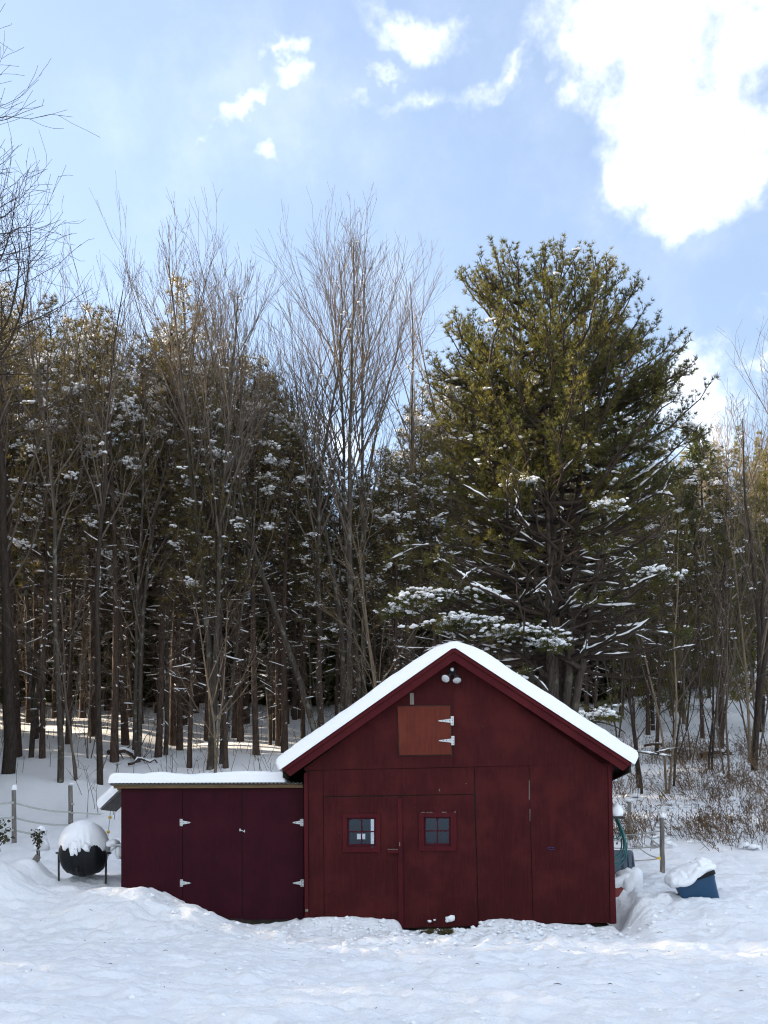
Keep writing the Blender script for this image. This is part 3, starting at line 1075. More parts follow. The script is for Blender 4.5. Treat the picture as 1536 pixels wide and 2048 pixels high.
# ------------------------------------------------------------------ shed
def build_shed():
    s = empty('shed', (SXL, SDL, 0), -BETA)
    tag(s, 'low maroon plywood shed with snowy corrugated roof beside the barn', 'shed')
    q = sl_
    SDP = 2.2
    H = q(420, 1572)[1]
    MB().box((.02, 0, -.05), (SW_ - .0, .05, H - .02)).build('front_wall', 'dark_wood', s)
    MB().box((.0, .052, .0), (.04, SDP, H - .06)).build('side_wall', 'shed_maroon', s)
    MB().box((.0, SDP, .0), (SW_, SDP + .04, H - .06)).build('back_wall', 'shed_maroon', s)
    T = .02
    pan = lambda name, pts, m='shed_maroon', y0=-T: MB().prism([q(*p) for p in pts], y0, -.001).build(name, m, s)
    pan('wall_panel', [(243, 1850), (365.3, 1850), (365.3, 1574), (243, 1575.5)])
    dA = pan('door', [(366.6, 1834), (484.2, 1837), (483.6, 1572), (366.2, 1573.8)])
    dB = pan('door', [(486.0, 1839), (607.6, 1838), (607.3, 1576.5), (485.4, 1577)])
    tag(dA, 'left shed door with strap hinges on its left edge')
    tag(dB, 'right shed door hinged against the barn corner')
    pan('lintel_board', [(485.4, 1576), (607.6, 1575.5), (607.4, 1571.5), (485.4, 1571.8)], 'raw_wood', -.028)
    for px_, py_, sd, d in ((361.5, 1645.2, 1, dA), (362, 1766, 1, dA), (606, 1645.2, -1, dB), (606.5, 1766, -1, dB)):
        lx, lz = q(px_, py_)
        hinge('hinge', d, lx + (sd * .012), lz, sd, -T - .001, .085, .12)
    # hasp
    lx, lz = q(484.5, 1661)
    m = MB()
    m.box((lx - .045, -T - .008, lz - .012), (lx - .02, -T - .001, lz + .03))
    m.tube([(lx - .03, -T - .012, lz + .01), (lx + .02, -T - .028, lz - .008), (lx + .05, -T - .02, lz - .03)], .007, 6)
    m.tube([(lx + .045, -T - .018, lz + .012), (lx + .05, -T - .018, lz - .03)], .007, 6)
    m.build('hasp', 'galvanised', dA)
    # corrugated roof sheet: waves run front to back, roof falls to the back
    zf = H + .035
    x0, x1 = q(225, 1570)[0], SW_ + .0
    n = int((x1 - x0) / .0113)
    ys = np.linspace(-.16, SDP + .25, 4)
    V, Q = [], []
    for j, y in enumerate(ys):
        for i in range(n + 1):
            x = x0 + (x1 - x0) * i / n
            V.append((x, y, zf - .05 * (y + .16) + .013 * math.sin(2 * math.pi * x / .068)))
    top = len(V)
    V += [(a, b_, c - .006) for a, b_, c in V]
    for j in range(len(ys) - 1):
        for i in range(n):
            a = j * (n + 1) + i
            Q.append((a, a + 1, a + n + 2, a + n + 1))
            Q.append((top + a, top + a + n + 1, top + a + n + 2, top + a + 1))
    for i in range(n):
        Q.append((i, top + i, top + i + 1, i + 1))
    add('roof_sheet', raw_mesh('roof_sheet', V, quads=Q, material='roof_metal', smooth=True), s)
    MB().box((x0 + .05, -.10, zf - .075), (SW_, -.06, zf - .022)).build('purlin', 'raw_wood', s)
    MB().box((x0 + .1, -.055, zf - .10), (x0 + .16, SDP, zf - .03)).build('purlin', 'raw_wood', s)
    xs1 = q(573, 1560)[0]
    base = lambda a, v: (x0 - .03 + a, -.15 + v, zf + .014 - .05 * v)
    snow_sheet('roof_snow', base, lambda a, v: (0.0, 0, 1.0), (xs1 - x0 + .03, SDP + .40), (110, 46), .185, .14, s, 13, .03)
    # small lean-to flap at the left end, loaded with snow
    pa, pb = q(212, 1621, .9), q(246, 1588, .9)
    ex, ez = pb[0] - pa[0], pb[1] - pa[1]
    ln = math.hypot(ex, ez)
    m = MB()
    m.prism([(pa[0], pa[1]), (pb[0] + .06, pb[1] + .055), (pb[0] + .06, pb[1] + .075), (pa[0], pa[1] + .018)], .62, 1.5)
    flap = m.build('side_flap', 'roof_metal', s)
    tag(flap, 'sloping flap on the left end of the shed, loaded with snow')
    nx, nz = -ez / ln, ex / ln
    base = lambda a, v: (pa[0] - .02 + ex / ln * a, .60 + v, pa[1] + .018 + ez / ln * a)
    snow_sheet('flap_snow', base, lambda a, v: (nx, 0, nz), (ln + .1, .92), (40, 40), .17, .17, flap, 23, .02)
    # grey rail with a brace out of the left wall, snow lumps on it
    r0 = q(219, 1691, .7)
    r1 = q(244, 1689.5, .7)
    m = MB()
    m.tube([(r0[0], .7, r0[1]), (r1[0] + .05, .7, r1[1])], .022, 8)
    c0 = q(221, 1703, .7)
    c1 = q(232, 1692, .7)
    m.tube([(c0[0], .7, c0[1]), (c1[0], .7, c1[1])], .016, 8)
    rl = m.build('side_rail', 'rail_grey', s)
    lump('rail_snow', (r0[0] + .04, .78, r0[1] + .03), (.13, .14, .085), rl, 61, 3, .15, -.7)
    lump('rail_snow', (r1[0] - .07, .8, r1[1] - .12), (.085, .10, .15), rl, 62, 3, .15, -.9)
    return s


shed = build_shed()

# pipe leaning in the corner between shed and barn
def build_pipe():
    c = P(605, 1829, 18.78)
    e = empty('drain_pipe', tuple(c))
    tag(e, 'short grey pipe standing in the corner between shed and barn', 'pipe')
    MB().tube([(0, 0, -.15), (.002, 0, .34)], .034, 14).build('pipe_body', 'grey_plastic', e, True)
    MB().lathe([(.036, .30), (.04, .30), (.04, .36), (.028, .36), (.026, .30)], 14).build('collar', 'grey_plastic', e)
    MB().tube([(.0, .0, .36), (-.01, .005, .55), (-.004, .01, .95)], .006, 6).build('cord', 'twig', e)
build_pipe()

# ------------------------------------------------------------------ composter
def build_composter():
    d = 19.75
    c = P(167, 1706, d)
    zb = gz(c[0], d)
    e = empty('barrel_composter', (c[0], c[1], zb))
    tag(e, 'black barrel composter on two legs, capped with a dome of snow', 'composter')
    z0 = c[2] - zb
    Rm, hw = .425, .40
    prof = [(.02, -hw), (.17, -hw), (.22, -hw + .02), (.30, -hw + .06), (.355, -hw + .12), (.362, -hw + .16), (.395, -.17), (.412, -.10), (.402, -.085), (.425, -.06),
            (.428, 0.0), (.425, .06), (.402, .085), (.412, .10), (.395, .17), (.362, hw - .16), (.355, hw - .12), (.30, hw - .06), (.22, hw - .02), (.17, hw), (.02, hw)]
    m = MB()
    n = 40
    base = 0
    for r, t in prof:
        for j in range(n):
            a = 2 * math.pi * j / n
            k = 1 + .018 * (1 if (j // 5) % 2 else -1) * (1 if abs(t) < .3 else 0)
            m.v.append((t, r * k * math.cos(a), z0 + r * k * math.sin(a)))
    for i in range(len(prof) - 1):
        for j in range(n):
            k = (j + 1) % n
            m.f.append((i * n + j, i * n + k, (i + 1) * n + k, (i + 1) * n + j))
    m.f.append(tuple(reversed(range(n))))
    m.f.append(tuple((len(prof) - 1) * n + j for j in range(n)))
    m.build('barrel', 'black_plastic', e, True)
    # hatch ridge and drip nub
    MB().box((-.03, -.43, z0 - .33), (.02, -.36, z0 - .27)).build('drain_plug', 'black_plastic', e)
    for s, px_, py_ in ((-1, 118, 1766), (1, 213, 1777)):
        x = (px_ - CX) / FPX * d - c[0]
        leg = MB()
        leg.tube([(x, -.02, z0 + .0), (x - s * .01, -.04, -.35)], .019, 10)
        leg.build('leg', 'black_steel', e)
        b = MB()
        b.box((min(x - s * .09, x + s * .03), -.05, z0 - .015), (max(x - s * .09, x + s * .03), .02, z0 + .012))
        b.build('axle_bracket', 'black_steel', e)
    MB().tube([(-hw - .1, 0, z0), (hw + .1, 0, z0)], .016, 8).build('axle', 'black_steel', e)
    # snow dome draped over the top
    nu, nv = 96, 60
    V = []
    rng = np.random.RandomState(4)
    for i in range(nv):
        for j in range(nu):
            a = 2 * math.pi * j / nu
            front = max(0, -math.sin(a))                # towards the camera
            lim = R(90) - R(17) * front + R(42) * front * float(fbm(3 + 3.1 * math.cos(a), 3.1 * math.sin(a), 3, 5)) + R(20) * float(fbm(9 + 3.1 * math.cos(a), 3.1 * math.sin(a), 2, 15))
            th = R(112) * (i / (nv - 1)) ** .9
            dx, dy, dz = math.sin(th) * math.cos(a), math.sin(th) * math.sin(a), math.cos(th)
            f = min(1.0, th / lim)
            thick = .15 * (1 - f ** 3.2) ** .5 * (1 + .15 * float(fbm(dx * 2 + 4, dy * 2 + dz, 3, 8))) - (.06 if th > lim else 0)
            rx, ry = hw + .015, Rm
            V.append(((rx + thick * .55) * dx, (ry + thick * .8) * dy, z0 + (Rm + thick * 1.05) * dz))
    Q = []
    for i in range(nv - 1):
        for j in range(nu):
            k = (j + 1) % nu
            Q.append((i * nu + j, i * nu + k, (i + 1) * nu + k, (i + 1) * nu + j))
    add('snow_cap', raw_mesh('snow_cap', V, quads=Q, material='snow', smooth=True), e)
    lump('snow_cap', (-.04, -.40, z0 + .06), (.07, .05, .12), e, 71, 3, .9, -.95)
    lump('snow_cap', (.06, -.39, z0 + .10), (.10, .06, .09), e, 74, 3, .9, -.95)


build_composter()


# ------------------------------------------------------------------ fences
def sag(p, q, drop, n=9):
    p, q = np.array(p), np.array(q)
    t = np.linspace(0, 1, n)[:, None]
    v = p + (q - p) * t
    v[:, 2] -= drop * 4 * (t[:, 0] * (1 - t[:, 0]))
    return v


def tape(name, p, q, drop, w, parent, n=11, m='fence_tape'):
    """a flat fence tape with a little thickness"""
    v = sag(p, q, drop, n)
    b = MB()
    for i in range(n - 1):
        a, c = v[i], v[i + 1]
        tw = .003
        b.hexa([(a[0], a[1] - tw, a[2] - w), (c[0], c[1] - tw, c[2] - w), (c[0], c[1] + tw, c[2] - w), (a[0], a[1] + tw, a[2] - w),
                (a[0], a[1] - tw, a[2] + w), (c[0], c[1] - tw, c[2] + w), (c[0], c[1] + tw, c[2] + w), (a[0], a[1] + tw, a[2] + w)])
    return b.build(name, m, parent)


def post(parent, px_, top, bot, d, w, seed, lab=None, cap=True):
    a, b = P(px_, top, d), P(px_ + 1, bot, d)
    r = random.Random(seed)
    pts = [b + (0, 0, -.4)] + [b + (a - b) * t + np.array([r.uniform(-.006, .006), 0, 0]) for t in (0, .25, .5, .75, 1)]
    o = MB().tube([tuple(p) for p in pts], [w * 1.12, w * 1.1, w * 1.05, w, w * .98, w * .95], 9).build('post', 'grey_wood', parent)
    if lab:
        tag(o, lab)
    if cap:
        lump('snow_cap', (a[0] + .015, a[1], a[2] + .03), (w * 1.25, w * 1.25, .10 if cap is True else cap), o, seed, 3, .3, -.35)
    return a, b


def build_fences():
    e = empty('electric_fence', (-8.5, 28, 0))
    e.location = (0, 0, 0)
    tag(e, 'tape fence with two weathered posts behind the composter at left', 'fence')
    d1, d2 = 26.5, 30.5
    a1, b1 = post(e, 27.5, 1580, 1676, d1, .055, 3)
    a2, b2 = post(e, 141, 1571, 1662, d2, .064, 4, None, .04)
    for y0, ya, yb, y3 in ((1603, 1605, 1624, 1629), (1632, 1635, 1650, 1653), (1657, 1660, 1672, 1676)):
        p0, p1, p2, p3 = P(-70, y0 - 2, d1 - 2.5), P(27, ya, d1 - .07), P(141, yb, d2 - .07), P(262, y3, d2 + 2.5)
        tape('tape', p0, p1, .05, .026, e)
        tape('tape', p1, p2, .06, .026, e)
        tape('tape', p2, p3, .03, .023, e)
    tape('tape', P(-70, 1594, 33), P(262, 1634, 33.5), .12, .014, e)
    for py_ in (1608, 1626, 1648):
        c = P(146, py_, d2 - .1)
        MB().tube([tuple(c + (-.05, 0, 0)), tuple(c + (.04, -.02, 0))], .022, 8).build('insulator', 'fence_tape', e)
    # cord with yellow insulators hanging beside the shed
    g = empty('insulator_cord', (0, 0, 0))
    tag(g, 'thin cord with two yellow insulators hanging left of the shed', 'cord')
    t0, t1 = P(222, 1612, 20.6), P(215, 1680, 20.9)
    MB().tube([tuple(t0), tuple(t1)], .007, 5).build('cord_line', 'rail_grey', g)
    for px_, py_ in ((219.7, 1635), (216.2, 1664)):
        c = P(px_, py_, 20.72)
        MB().lathe([(.006, -.035), (.03, -.022), (.03, .022), (.006, .035)], 10, 'x', tuple(c)).build('insulator', 'insulator_yellow', g)

    f = empty('electric_fence', (0, 0, 0))
    tag(f, 'tape fence with two snow-capped posts right of the barn', 'fence')
    d3, d4 = 27.5, 22.6
    a3, b3 = post(f, 1259, 1604, 1702, d3, .052, 7, None, .045)
    a4, b4 = post(f, 1324, 1636, 1755, d4, .050, 8, None, .065)
    for y0, y1, dr in ((1633, 1692, .06), (1647, 1692, .24), (1677, 1716.5, .10)):
        tape('tape', P(1262, y0, d3 - .08), P(1320, y1, d4 - .06), dr, .017, f, 15)
    for y0, y1 in ((1669, 1662), (1694, 1692), (1719, 1717)):
        tape('tape', P(1200, y0, d4 + 1.6), P(1322, y1, d4 + .07), .04, .013, f)
    for y0 in (1631, 1658, 1680):
        tape('tape', P(1200, y0, d3 + 1.5), P(1259, y0, d3 - .07), .02, .014, f)
    c = P(1319, 1716.5, d4 - .07)
    MB().box(tuple(c - (.04, .03, .03)), tuple(c + (.02, .02, .03))).build('insulator', 'insulator_yellow', f)


build_fences()


# ------------------------------------------------------------------ things at the barn's right side
def build_right():
    # hose on a bracket
    h = empty('garden_hose', (XL, DL, 0), -ALPHA)
    tag(h, 'coiled teal garden hose hanging on the right side of the barn', 'hose')
    x0 = BW + .02
    rr = random.Random(3)
    yl = .28
    m = MB()
    top = bl(1228, 1634, yl)[1]
    loops = [(.25, .83, .0), (.20, .70, .05), (.215, .77, -.04), (.13, .36, .03), (.17, .66, .1)]
    for w_, hh, dy in loops:
        pts = []
        for a in np.linspace(0, 2 * math.pi, 34):
            sx = math.sin(a)
            k = (1 - math.cos(a)) / 2
            pts.append((x0 + .05 + w_ * sx * (.35 + .65 * k ** .7) * 1.05, yl + dy + .10 * math.sin(a * 1.0), top - hh * k))
        m.tube(pts, .0135, 7, False)
    m.build('coil', 'hose_teal', h, True)
    c = bl(1234, 1688, yl)
    MB().tube([(x0 + .16, yl, c[1] + .12), (c[0] + .0, yl - .02, c[1] + .02)], .006, 6).build('tail', 'rail_grey', h)
    MB().tube([(c[0] + .004, yl - .02, c[1] + .025), (c[0] - .012, yl - .025, c[1] - .005)], .014, 8).build('nozzle', 'black_plastic', h)
    br = MB()
    br.box((BW + .001, yl - .08, top - .03), (BW + .20, yl + .12, top + .01))
    bo = br.build('bracket', 'black_steel', h)
    lump('snow_cap', (BW + .09, yl + .02, top + .07), (.125, .13, .15), bo, 81, 3, .15, -.4)

    # ribbed grey tub leaning against the wall
    d = 19.6
    t = empty('ribbed_tub', tuple(P(1244, 1765, d)))
    tag(t, 'ribbed blue-grey plastic tub upended beside the barn, behind the hose', 'tub')
    xr0, xr1 = P(1262, 1700, d), P(1270, 1768, d)
    cx = P(1222, 1765, d)
    hw0, hw1 = xr0[0] - cx[0], xr1[0] - cx[0] + .01
    zt_, zb_ = xr0[2] - cx[2], -.12
    n = 240
    V, Q = [], []
    prof = [(0.0, 1), (.05, 1.0), (.1, .98), (.35, .93), (.75, .86), (.93, .82), (.985, .76), (1.0, .66)]
    for i, (f, k) in enumerate(prof):
        zz = zb_ + (zt_ - zb_) * f
        hw_ = (hw1 + (hw0 - hw1) * f) * (k / (1 - .18 * f))
        for j in range(n):
            a = 2 * math.pi * j / n
            ca_, sa_ = math.cos(a), math.sin(a)
            e_ = .30
            px_ = math.copysign(abs(ca_) ** e_, ca_)
            py_ = math.copysign(abs(sa_) ** e_, sa_)
            rib = 1.0
            if .08 < f < .93:
                rib = 1 - (.07 if (math.sin(px_ * 24) if abs(sa_) > .35 else math.sin(py_ * 16)) > .1 else 0)
            V.append((px_ * hw_ * rib + (cx[0] - t.location.x), py_ * .30 * rib * (1 if i else 1), zz))
    k = len(prof)
    for i in range(k - 1):
        for j in range(n):
            jj = (j + 1) % n
            Q.append((i * n + j, i * n + jj, (i + 1) * n + jj, (i + 1) * n + j))
    me = bpy.data.meshes.new('tub_body')
    me.from_pydata(V, [], [tuple(q_) for q_ in Q] + [tuple((k - 1) * n + j for j in range(n))])
    me.materials.append(mat('grey_plastic'))
    add('tub_body', me, t)
    # snow thrown against it
    w = P(1262, 1764, d - .36)
    lump('heaped_snow', (w[0] - t.location.x - .03, -.42, .0), (.24, .17, .30), t, 84, 3, .5, -.8)
    lump('heaped_snow', (w[0] - t.location.x - .2, -.40, -.05), (.22, .17, .22), t, 85, 3, .5, -.8)

    # red scoop
    c = P(1237, 1782, 18.15)
    r = empty('red_scoop', tuple(c))
    tag(r, 'small red plastic scoop sticking out of the snow by the barn corner', 'scoop')
    b = MB()
    b.prism([(-.07, -.11), (.0, -.09), (.055, .0), (.075, .028), (.03, .055), (-.02, .05), (-.07, .03)], -.03, -.012)
    b.build('blade', 'red_plastic', r)
    MB().prism([(.03, .056), (.075, .029), (.085, .036), (.038, .068)], -.05, .03).build('rim', 'red_plastic', r)
    MB().tube([(-.04, -.02, .03), (-.14, .05, .10)], .014, 8).build('handle', 'red_plastic', r)

    # tilted blue tote with black lid, heaped with snow
    d = 18.6
    c = P(1398, 1790, d)
    t = empty('storage_tote', tuple(c))
    t.rotation_euler = (R(8), R(-19), R(-10))
    tag(t, 'tilted blue storage tote with black lid under a heap of snow', 'tote')
    m = MB()
    hw, hd, hh = .33, .26, .60
    z1 = .34
    z0 = z1 - hh
    def ring(z, k, n=40, e_=.25):
        out = []
        for j in range(n):
            a = 2 * math.pi * j / n
            x = math.copysign(abs(math.cos(a)) ** e_, math.cos(a)) * hw * k
            y = math.copysign(abs(math.sin(a)) ** e_, math.sin(a)) * hd * k
            out.append((x, y, z))
        return out
    n = 40
    for z, k in ((z0, .82), (z0 + .03, .84), (z1 - .1, .975), (z1 - .1, 1.0), (z1 - .03, 1.01), (z1 - .03, .99), (z1, .99)):
        m.v += ring(z, k)
    for i in range(6):
        for j in range(n):
            k = (j + 1) % n
            m.f.append((i * n + j, i * n + k, (i + 1) * n + k, (i + 1) * n + j))
    m.f.append(tuple(reversed(range(n))))
    m.f.append(tuple(6 * n + j for j in range(n)))
    m.build('tote_body', 'blue_plastic', t)
    m = MB()
    for z, k in ((z1 - .035, 1.03), (z1 - .035, 1.08), (z1 + .012, 1.08), (z1 + .03, 1.03), (z1 + .03, .9)):
        m.v += ring(z, k)
    for i in range(4):
        for j in range(n):
            k = (j + 1) % n
            m.f.append((i * n + j, i * n + k, (i + 1) * n + k, (i + 1) * n + j))
    m.f.append(tuple(4 * n + j for j in range(n)))
    m.build('lid', 'black_plastic', t)
    lump('snow_cap', (.0, -.01, z1 + .05), (.40, .30, .17), t, 90, 4, .22, -.25)
    lump('snow_cap', (-.24, -.08, z1 + .03), (.20, .24, .17), t, 91, 4, .25, -.45)
    lump('snow_cap', (.18, .02, z1 + .08), (.20, .24, .18), t, 92, 4, .25, -.35)
    # curled slipping lip of snow
    pts, rad = [], []
    for f in np.linspace(0, 1, 14):
        pts.append((-.30 + .42 * f, -.30, z1 + .02 - .06 * math.sin(f * 3.0) + .16 * f ** 2))
        rad.append(.045 + .025 * math.sin(f * 3.1))
    MB().tube(pts, rad, 12).build('snow_cap', 'snow', t, True)


build_right()


# ------------------------------------------------------------------ bare patch of grass at the doors
def build_grass():
    rng = np.random.RandomState(11)
    n = 5200
    V, F = [], []
    cx_, cd = (866 - CX) / FPX * 17.6, 17.62
    for i in range(n):
        a, r = rng.rand() * 6.283, math.sqrt(rng.rand())
        x, y = cx_ + .40 * r * math.cos(a) * (1.1 + .3 * math.sin(3 * a)), cd + .52 * r * math.sin(a)
        if vnoise(x * 5, y * 3, 66) + .55 - .75 * r < 0:
            continue
        z = gz(x, y) - .01
        h = rng.uniform(.03, .085)
        dx, dy = rng.normal(0, .05, 2)
        k = len(V)
        w = .006
        V += [(x - w, y, z), (x + w, y + .002, z), (x + dx, y + dy, z + h * rng.uniform(.3, 1))]
        F.append((k, k + 1, k + 2))
    o = add('grass_patch', raw_mesh('grass_patch', V, tris=F, material='straw_grass'))
    tag(o, 'flattened olive grass showing through snow at the barn doors', 'grass', kind='stuff')


build_grass()


# ------------------------------------------------------------------ tree machinery
class Tubes:
    def __init__(self):
        self.g = {}

    def put(self, pts, rad, n):
        self.g.setdefault((len(pts), n), []).append((pts, rad))

    def arrays(self):
        VV, QQ, off = [], [], 0
        for (k, n), items in self.g.items():
            Pp = np.array([i[0] for i in items], float)              # B,k,3
            Rr = np.array([i[1] for i in items], float)              # B,k
            B = len(items)
            T = np.empty_like(Pp)
            T[:, 1:-1] = Pp[:, 2:] - Pp[:, :-2]
            T[:, 0] = Pp[:, 1] - Pp[:, 0]
            T[:, -1] = Pp[:, -1] - Pp[:, -2]
            T /= np.linalg.norm(T, axis=2, keepdims=True) + 1e-9
            mean = T.mean(1)
            ref = np.where(np.abs(mean[:, 2:3]) < .8, np.array([[0, 0, 1.0]]), np.array([[1.0, .1, 0]]))
            U = np.cross(T, ref[:, None, :])
            U /= np.linalg.norm(U, axis=2, keepdims=True) + 1e-9
            Wv = np.cross(T, U)
            an = np.arange(n) * 2 * np.pi / n
            ring = Pp[:, :, None, :] + Rr[:, :, None, None] * (U[:, :, None, :] * np.cos(an)[None, None, :, None] + Wv[:, :, None, :] * np.sin(an)[None, None, :, None])
            VV.append(ring.reshape(-1, 3))
            b = np.arange(B)[:, None, None] * (k * n)
            i = np.arange(k - 1)[None, :, None] * n
            j = np.arange(n)[None, None, :]
            jn = (j + 1) % n
            q = np.stack([b + i + j, b + i + jn, b + i + n + jn, b + i + n + j], -1).reshape(-1, 4)
            QQ.append(q + off)
            off += B * k * n
        return np.concatenate(VV), np.concatenate(QQ)

    def mesh(self, name, material):
        if not self.g:
            return None
        V, Q = self.arrays()
        return raw_mesh(name, V, quads=Q, material=material, smooth=True)


def unit(v):
    return v / (math.sqrt(v[0] * v[0] + v[1] * v[1] + v[2] * v[2]) + 1e-9)


def perp_dir(d, ang, az):
    """direction at angle ang from d"""
    x, y, z = float(d[0]), float(d[1]), float(d[2])
    if abs(z) < .9:
        ux, uy, uz = y, -x, 0.0
    else:
        ux, uy, uz = 0.0, z, -y
    l = math.sqrt(ux * ux + uy * uy + uz * uz) + 1e-9
    ux, uy, uz = ux / l, uy / l, uz / l
    wx, wy, wz = y * uz - z * uy, z * ux - x * uz, x * uy - y * ux
    c, s_, k = math.cos(ang), math.sin(ang), math.cos(az)
    h = math.sin(az)
    return np.array([x * c + (ux * k + wx * h) * s_, y * c + (uy * k + wy * h) * s_, z * c + (uz * k + wz * h) * s_])


def curve(rng, p, d, L, k, wob, trop):
    pts = [p]
    st = L / (k - 1)
    for i in range(k - 1):
        d = unit(d + rng.normal(0, wob, 3) + np.array([0, 0, trop]))
        p = p + d * st
        pts.append(p)
    return np.array(pts), d


def blobs_mesh(name, C, S, seed=0, sub=1):
    """many uneven lumps: centres C (N,3), sizes S (N,3)"""
    if len(C) == 0:
        return None
    v, f = ico(sub)
    rng = np.random.RandomState(seed)
    C, S = np.array(C), np.array(S)
    C = np.concatenate([C + rng.normal(0, 1, C.shape) * S * np.array([.75, .75, .35]) for _ in range(3)])
    S = np.concatenate([S * rng.uniform(.35, .85, (len(S), 1)) * np.array([1.1, 1.0, .8]) for _ in range(3)])
    N = len(C)
    k = 1 + rng.uniform(-.42, .42, (N, len(v)))
    a = rng.rand(N) * 6.28
    base = v[None] * k[..., None] * S[:, None, :]
    base[..., 2] = np.maximum(base[..., 2], -.45 * S[:, None, 2])
    x = base[..., 0] * np.cos(a)[:, None] - base[..., 1] * np.sin(a)[:, None]
    y = base[..., 0] * np.sin(a)[:, None] + base[..., 1] * np.cos(a)[:, None]
    V = np.stack([x, y, base[..., 2]], -1) + C[:, None, :]
    F = f[None] + (np.arange(N) * len(v))[:, None, None]
    return raw_mesh(name, V.reshape(-1, 3), tris=F.reshape(-1, 3), material='snow', smooth=True)


def tufts_mesh(name, C, D, rng, m=14, length=.15, width=.013, spread=(.25, 1.25), material='needle_pine'):
    """needle tufts: centres C, directions D"""
    C, D = np.array(C), np.array(D)
    N = len(C)
    ref = np.where(np.abs(D[:, 2:3]) < .9, np.array([[0, 0, 1.0]]), np.array([[1.0, 0, 0]]))
    U = np.cross(D, ref)
    U /= np.linalg.norm(U, axis=1, keepdims=True) + 1e-9
    Wv = np.cross(D, U)
    ang = rng.uniform(spread[0], spread[1], (N, m))
    az = rng.rand(N, m) * 6.2832
    nd = D[:, None] * np.cos(ang)[..., None] + (U[:, None] * np.cos(az)[..., None] + Wv[:, None] * np.sin(az)[..., None]) * np.sin(ang)[..., None]
    L = length * rng.uniform(.7, 1.15, (N, m))
    side = np.cross(nd, rng.normal(0, 1, (N, m, 3)))
    side /= np.linalg.norm(side, axis=2, keepdims=True) + 1e-9
    o = C[:, None] + nd * (length * .05)
    a = o - side * width * .5
    b = o + side * width * .5 + nd * (L * .12)[..., None]
    c = o + nd * L[..., None]
    V = np.stack([a, b, c], 2).reshape(-1, 3)
    F = np.arange(len(V)).reshape(-1, 3)
    return raw_mesh(name, V, tris=F, material=material)


# ---- bare deciduous tree -------------------------------------------------
def bare_tree(seed, H, r0, stems=((0, 0, 1.0),), ang=(22, 42), fork=.35, dens=1.0, wob=.05, lean=(0, 0), twig_r=.0040,
              snow=1.0, levels=3, clen=.42, trop=.05, first=.28):
    """returns (trunk tubes, crown tubes, snow centres, snow sizes); base at the origin"""
    rng = np.random.RandomState(seed)
    tr, cr = Tubes(), Tubes()
    SCn, SSz = [], []

    def snowy(pts, rad, prob):
        for i in range(1, len(pts) - 1):
            if rng.rand() < prob * snow:
                s = rng.uniform(.6, 1.5)
                SCn.append(pts[i] + np.array([0, 0, rad[i] * .8 + .02]))
                SSz.append((.05 * s + rad[i], .04 * s + rad[i] * .8, .05 * s))

    def branch(p, d, L, r, lev):
        k = (12, 8, 6, 4)[lev]
        pts, dd = curve(rng, p, d, L, k, wob * (1, 1.2, 1.5, 1.6)[lev], trop * (.3, 1, 1.2, .8)[lev])
        t = np.linspace(0, 1, k)
        end = max(twig_r, r * .12)
        rad = r * (1 - t) ** .85 + end * (1 - (1 - t) ** .85)
        (tr if lev == 0 else cr).put(pts, rad, (8, 5, 4, 3)[lev])
        if lev == 1:
            snowy(pts[:4], rad[:4], .22)
        if lev >= levels:
            return
        if lev == 0:
            n = int(12.5 * dens * L / 14)
        elif lev == 1:
            n = int(max(3, 5.2 * dens * min(1.4, L / 3.0)))
        else:
            n = int(max(2, 2.4 * dens))
        for c in range(n):
            f = (first if lev == 0 else .22) + (1 - (first if lev == 0 else .22)) * ((c + rng.rand()) / n) ** (.9 if lev == 0 else 1)
            f = min(f, .985)
            x = f * (k - 1)
            i = min(int(x), k - 2)
            q = pts[i] + (pts[i + 1] - pts[i]) * (x - i)
            td = unit(pts[i + 1] - pts[i])
            a = R(rng.uniform(*ang)) * (1 if lev == 0 else 1.0)
            ch = perp_dir(td, a, rng.rand() * 6.283)
            rr_ = r * (1 - f) ** .85 + end * (1 - (1 - f) ** .85)
            if lev == 0:
                Lc = min(L * clen, (L * (1 - f)) * .95 + .9) * rng.uniform(.7, 1.15)
            else:
                Lc = L * (.52 - .28 * f) * rng.uniform(.6, 1.25) + .15
            branch(q, ch, Lc, max(twig_r * 1.1, min(rr_ * .55, .0088 * Lc + .003)), lev + 1)

    for (sx, sy, f) in stems:
        d = unit(np.array([sx + lean[0], sy + lean[1], 1.0]))
        branch(np.array([sx * .5, sy * .5, -.4]), d, H * f + .4, r0 * (.6 + .4 * f) / max(1, len(stems) ** .35), 0)
    return tr, cr, SCn, SSz


def link_tree(name, loc, rz, parts, label, cat='tree', group=None, scale=1.0, tilt=(0, 0)):
    e = empty(name, loc, rz)
    e.rotation_euler = (tilt[0], tilt[1], rz)
    e.scale = (scale, scale, scale) if np.isscalar(scale) else scale
    tag(e, label, cat, group)
    for nm, me in parts:
        if me is not None:
            o = add(nm, me, e)
            if nm not in ('trunk', 'crown'):
                o['kind'] = 'stuff'
    return e


